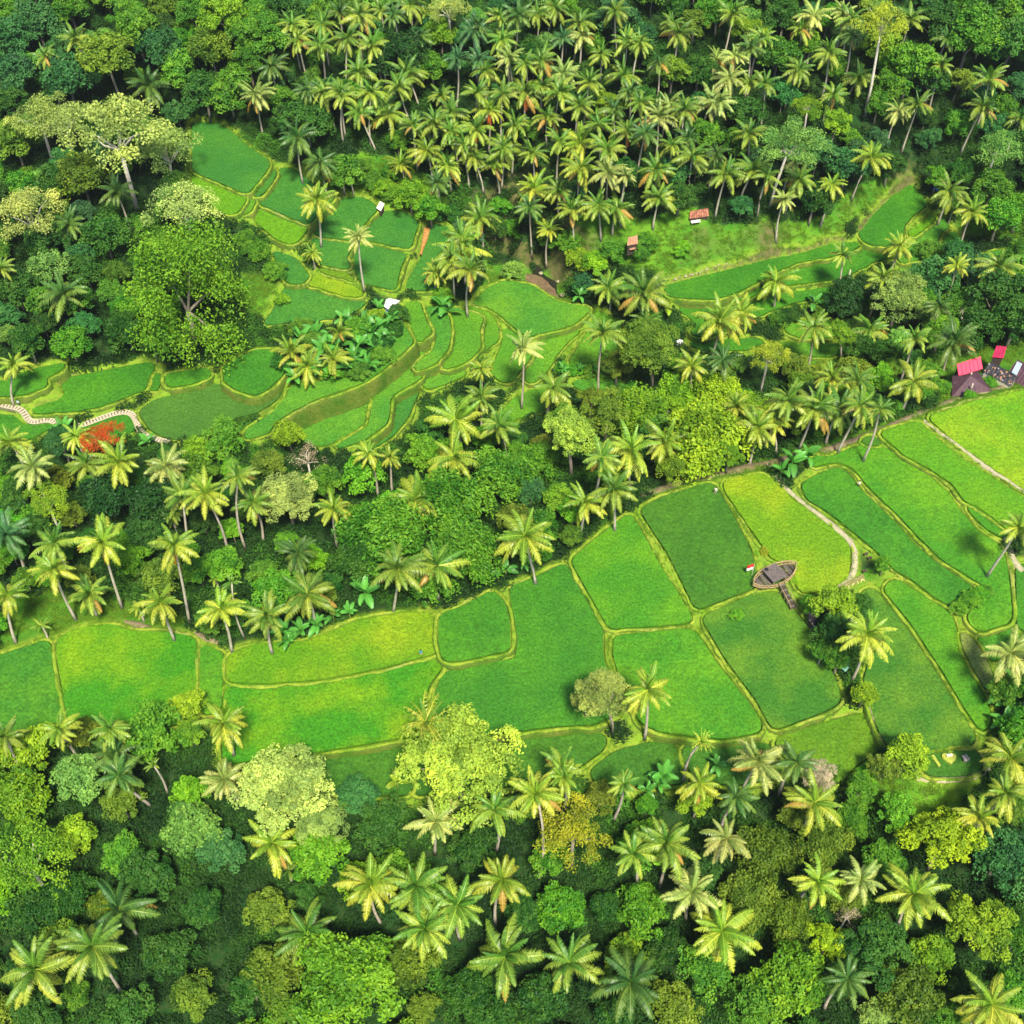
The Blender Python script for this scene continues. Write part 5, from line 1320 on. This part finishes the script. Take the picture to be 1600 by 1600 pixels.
# garden plot things
M_YEL = simple('dry_flower_bed', (.30, .34, .05), .9, .3, 3)
def heart(u, v, s):
    p = on_ground(u, v); q = []
    for t in np.linspace(0, 2 * math.pi, 26, endpoint=False):
        q.append((16 * math.sin(t) ** 3 / 16 * s, (13 * math.cos(t) - 5 * math.cos(2 * t) - 2 * math.cos(3 * t) - math.cos(4 * t)) / 16 * s))
    mb = MB(); k = len(q)
    mb.add([(x, y, 0) for x, y in q] + [(x * .92, y * .92, .5) for x, y in q], [(j, (j + 1) % k, (j + 1) % k + k, j + k)[::-1] for j in range(k)] + [tuple(range(k, 2 * k))[::-1]])
    o = mb.build('flower_bed', M_YEL, None, False, (p[0], p[1], p[2] + .1)); o['category'] = 'flower bed'; o['label'] = 'heart-shaped dry yellow bed in the garden plot'; return p
p = heart(1482, 1187, 1.15)
mb = MB(); mb.box((p[0], p[1] + .3, p[2] + .75), (.9, .4, .25), .15); o = mb.build('stone_slab', M_CONC); o['category'] = 'slab'; o['label'] = 'small pale slab on the heart-shaped bed'
p = on_ground(1461, 1191); mb = MB(); mb.box((p[0], p[1], p[2] + .45), (.45, 1.9, .25), .35); o = mb.build('long_bed', M_YEL); o['category'] = 'flower bed'; o['label'] = 'narrow yellow plank-like bed left of the heart-shaped bed'
p = on_ground(1505, 1189)
bn = empty('bench', tuple(p)); bn['category'] = 'bench'; bn['label'] = 'small grey bench right of the heart-shaped bed'
mb = MB(); mb.box((0, 0, .85), (.5, 1.0, .08), .3); mb.build('seat', M_WOODP, bn)
mb = MB(); mb.box((.25, -.05, 1.15), (.08, 1.0, .5), .3); mb.build('backrest', M_WOODP, bn)
for x, y in ((-.2, -.4), (.2, -.4), (-.2, .4), (.2, .4)): mb = MB(); mb.box((x, y, .45), (.08, .08, .8)); mb.build('leg', M_WOODP, bn)
for u, v in ((1352, 868), (1358, 874), (1350, 895)):
    p = on_ground(u, v); mb = MB(); mb.box((0, 0, .55), (.8, .3, .1), .4); mb.box((-.25, -.1, .3), (.08, .25, .5), .4); mb.box((.25, .1, .3), (.08, .25, .5), .4)
    o = mb.build('bench', M_DKWALL, None, False, tuple(p)); o['category'] = 'bench'; auto_label(o, 'bench', 'low dark plank bench on the grassy corner', u, v)
# loose sheets
for u, v, s, m, lab in ((1460, 296, 1.4, M_BLUE, 'blue tarp bundle at the edge of the right valley forest'), (1520, 426, 1.2, M_WHITE, 'white sheet lying by the right-hand valley path'), (1062, 537, 1.3, M_WHITE, 'white sheet beside the dark central terraces')):
    p = on_ground(u, v); mb = MB()
    V = []; g = 5
    for i in range(g):
        for j in range(g): V.append(((i / 4 - .5) * s, (j / 4 - .5) * s, .7 + rng.uniform(-.1, .15) - .35 * ((i / 4 - .5) ** 2 + (j / 4 - .5) ** 2) * 2))
    mb.add(V + [(x, y, z - .3) for x, y, z in V], [(i * g + j, (i + 1) * g + j, (i + 1) * g + j + 1, i * g + j + 1) for i in range(4) for j in range(4)] + [(i, i + 1, i + 26, i + 25) for i in range(4)] + [(i * 5, i * 5 + 25, i * 5 + 30, i * 5 + 5) for i in range(4)])
    o = mb.build('tarp_sheet', m, None, False, tuple(p)); o['category'] = 'sheet'; o['label'] = lab
# bare trunk standing beside the dark rounded tree
B = on_ground(1319, 462); T = at_z(1329, 422, B[2] + 8); mb = MB(); mb.tube([(0, 0, -.3), ((T[0] - B[0]) * .4, (T[1] - B[1]) * .4, 4), (T[0] - B[0], T[1] - B[1], 8)], [.24, .2, .16], 7)
o = mb.build('bare_trunk', M_PALMBARK, None, True, tuple(B)); o['category'] = 'dead tree'; o['label'] = 'bare pale trunk without crown beside the dark rounded tree'

# ------------------------------------------------------------------ people and scarecrow
M_SKIN = simple('skin', (.34, .19, .11), .6, .1); M_HAIR = simple('hair', (.02, .016, .014), .6, .2); M_STRAW = simple('straw_hat', (.55, .42, .2), .9, .2, 8)
def person(u, v, shirt, trousers, label, pose=0.0, hat=False):
    p = on_ground(u, v); p[2] += .25
    j = [(0, 0, .95), (0, 0, 1.2), (0, -.02 - pose * .1, 1.42), (0, -.03 - pose * .15, 1.52), (0, -.04 - pose * .16, 1.64), (0, -.03 - pose * .16, 1.76),
         (.19, -pose * .1, 1.40), (.27, -.06 - pose * .2, 1.14), (.24, -.24 - pose * .25, .95), (.23, -.30 - pose * .25, .88), (-.19, -pose * .1, 1.40), (-.28, .02, 1.14), (-.25, -.12, .92), (-.24, -.17, .84),
         (.10, 0, .90), (.12, -.05, .50), (.12, .04, .10), (.12, -.14, .04), (-.10, 0, .90), (-.12, .06, .50), (-.12, .16, .10), (-.12, .0, .04)]
    E = [(0, 1), (1, 2), (2, 3), (3, 4), (4, 5), (2, 6), (6, 7), (7, 8), (8, 9), (2, 10), (10, 11), (11, 12), (12, 13), (0, 14), (14, 15), (15, 16), (16, 17), (0, 18), (18, 19), (19, 20), (20, 21)]
    R = [.14, .13, .13, .055, .095, .08, .065, .05, .036, .04, .065, .05, .036, .04, .085, .065, .045, .04, .085, .065, .045, .04]
    me = bpy.data.meshes.new('person'); me.from_pydata(j, E, []); o = bpy.data.objects.new('person', me); COL.objects.link(o)
    sk = o.modifiers.new('skin', 'SKIN')
    for i, r_ in enumerate(R): me.skin_vertices[0].data[i].radius = (r_, r_ * .8)
    me.skin_vertices[0].data[0].use_root = True
    sb = o.modifiers.new('sub', 'SUBSURF'); sb.levels = 2; sb.render_levels = 2
    dg = bpy.context.evaluated_depsgraph_get(); dg.update()
    ev = bpy.data.meshes.new_from_object(o.evaluated_get(dg)); o.modifiers.clear(); o.data = ev
    for m in (M_SKIN, shirt, trousers): ev.materials.append(m)
    for f in ev.polygons:
        c = f.center; f.use_smooth = True
        f.material_index = 0 if c.z > 1.5 or c.z < .09 or (abs(c.x) > .2 and c.z < 1.12 and c.z > .8) else (1 if c.z > .93 else 2)
    o.location = p; o.rotation_euler = (0, 0, rng.uniform(-.8, .8)); o['category'] = 'person'; o['label'] = label
    hd = Vector((0, -.035 - pose * .16, 1.72)); mb = MB()
    if hat: mb.tube([tuple(hd + Vector((0, 0, .03))), tuple(hd + Vector((0, 0, .06))), tuple(hd + Vector((0, 0, .22)))], [.27, .25, .03], 10); mb.build('hat', M_STRAW, o, True)
    else: mb.tube([tuple(hd + Vector((0, .03, -.08))), tuple(hd + Vector((0, .03, .02))), tuple(hd + Vector((0, .01, .11))), tuple(hd + Vector((0, 0, .14)))], [.08, .115, .09, .02], 9); mb.build('hair', M_HAIR, o, True)
    return o
M_SHW = simple('white_shirt', (.75, .70, .6), .9, .1); M_SHT = simple('teal_shirt', (.02, .30, .36), .9, .1); M_TRD = simple('dark_trousers', (.04, .04, .05), .9, .2); M_TRP = simple('pale_trousers', (.6, .55, .5), .9, .1); M_SHB = simple('pale_blue_shirt', (.45, .6, .65), .9, .1)
person(1340, 763, M_SHW, M_TRD, 'farmer in a white shirt standing on the bank between two fields')
person(1117, 773, M_SHW, M_TRP, 'person in pale clothes on the bank left of the yellow field')
person(658, 1026, M_SHT, M_TRP, 'person in a teal shirt on the bank of the patchy yellow field', .3)
person(31, 636, M_SHB, M_TRD, 'person in pale blue at the top of the slab path steps', 0, False)
p = on_ground(557, 627); sc_ = empty('scarecrow', tuple(p)); sc_['category'] = 'scarecrow'; sc_['label'] = 'white cloth scarecrow on a stick below the high terrace bank'
mb = MB(); mb.tube([(0, 0, -.2), (0, 0, 2.0)], .035, 5); mb.tube([(-.55, 0, 1.55), (.55, 0, 1.5)], .03, 5); mb.build('stick', M_BAMB, sc_)
mb = MB(); V = []
for z, r_ in ((1.62, .1), (1.5, .32), (1.1, .26), (.6, .42)):
    for q in range(8): V.append((math.cos(q * .785) * r_ * rng.uniform(.85, 1.15), math.sin(q * .785) * r_ * .6, z))
mb.add(V, [(r_ * 8 + q, r_ * 8 + 8 + q, r_ * 8 + 8 + (q + 1) % 8, r_ * 8 + (q + 1) % 8) for r_ in range(3) for q in range(8)]); mb.build('cloth', M_FWHITE, sc_)

# ------------------------------------------------------------------ thin valley haze: one closed box of pale air
HZ = 0.00006
mh, nt, out = mat('haze')
pv = nd(nt, 'ShaderNodeVolumePrincipled'); pv.inputs['Color'].default_value = (.86, .93, 1.0, 1); pv.inputs['Density'].default_value = HZ; pv.inputs['Anisotropy'].default_value = .2
nt.links.new(pv.outputs[0], out.inputs['Volume'])
hz = MB(); hz.box((0, 150, (CAM_Z + 4 - 26) / 2), (4400, 4400, CAM_Z + 4 + 26)); hzo = hz.build('haze', mh); hzo['kind'] = 'stuff'; hzo['label'] = 'thin pale valley haze'
finish_labels()
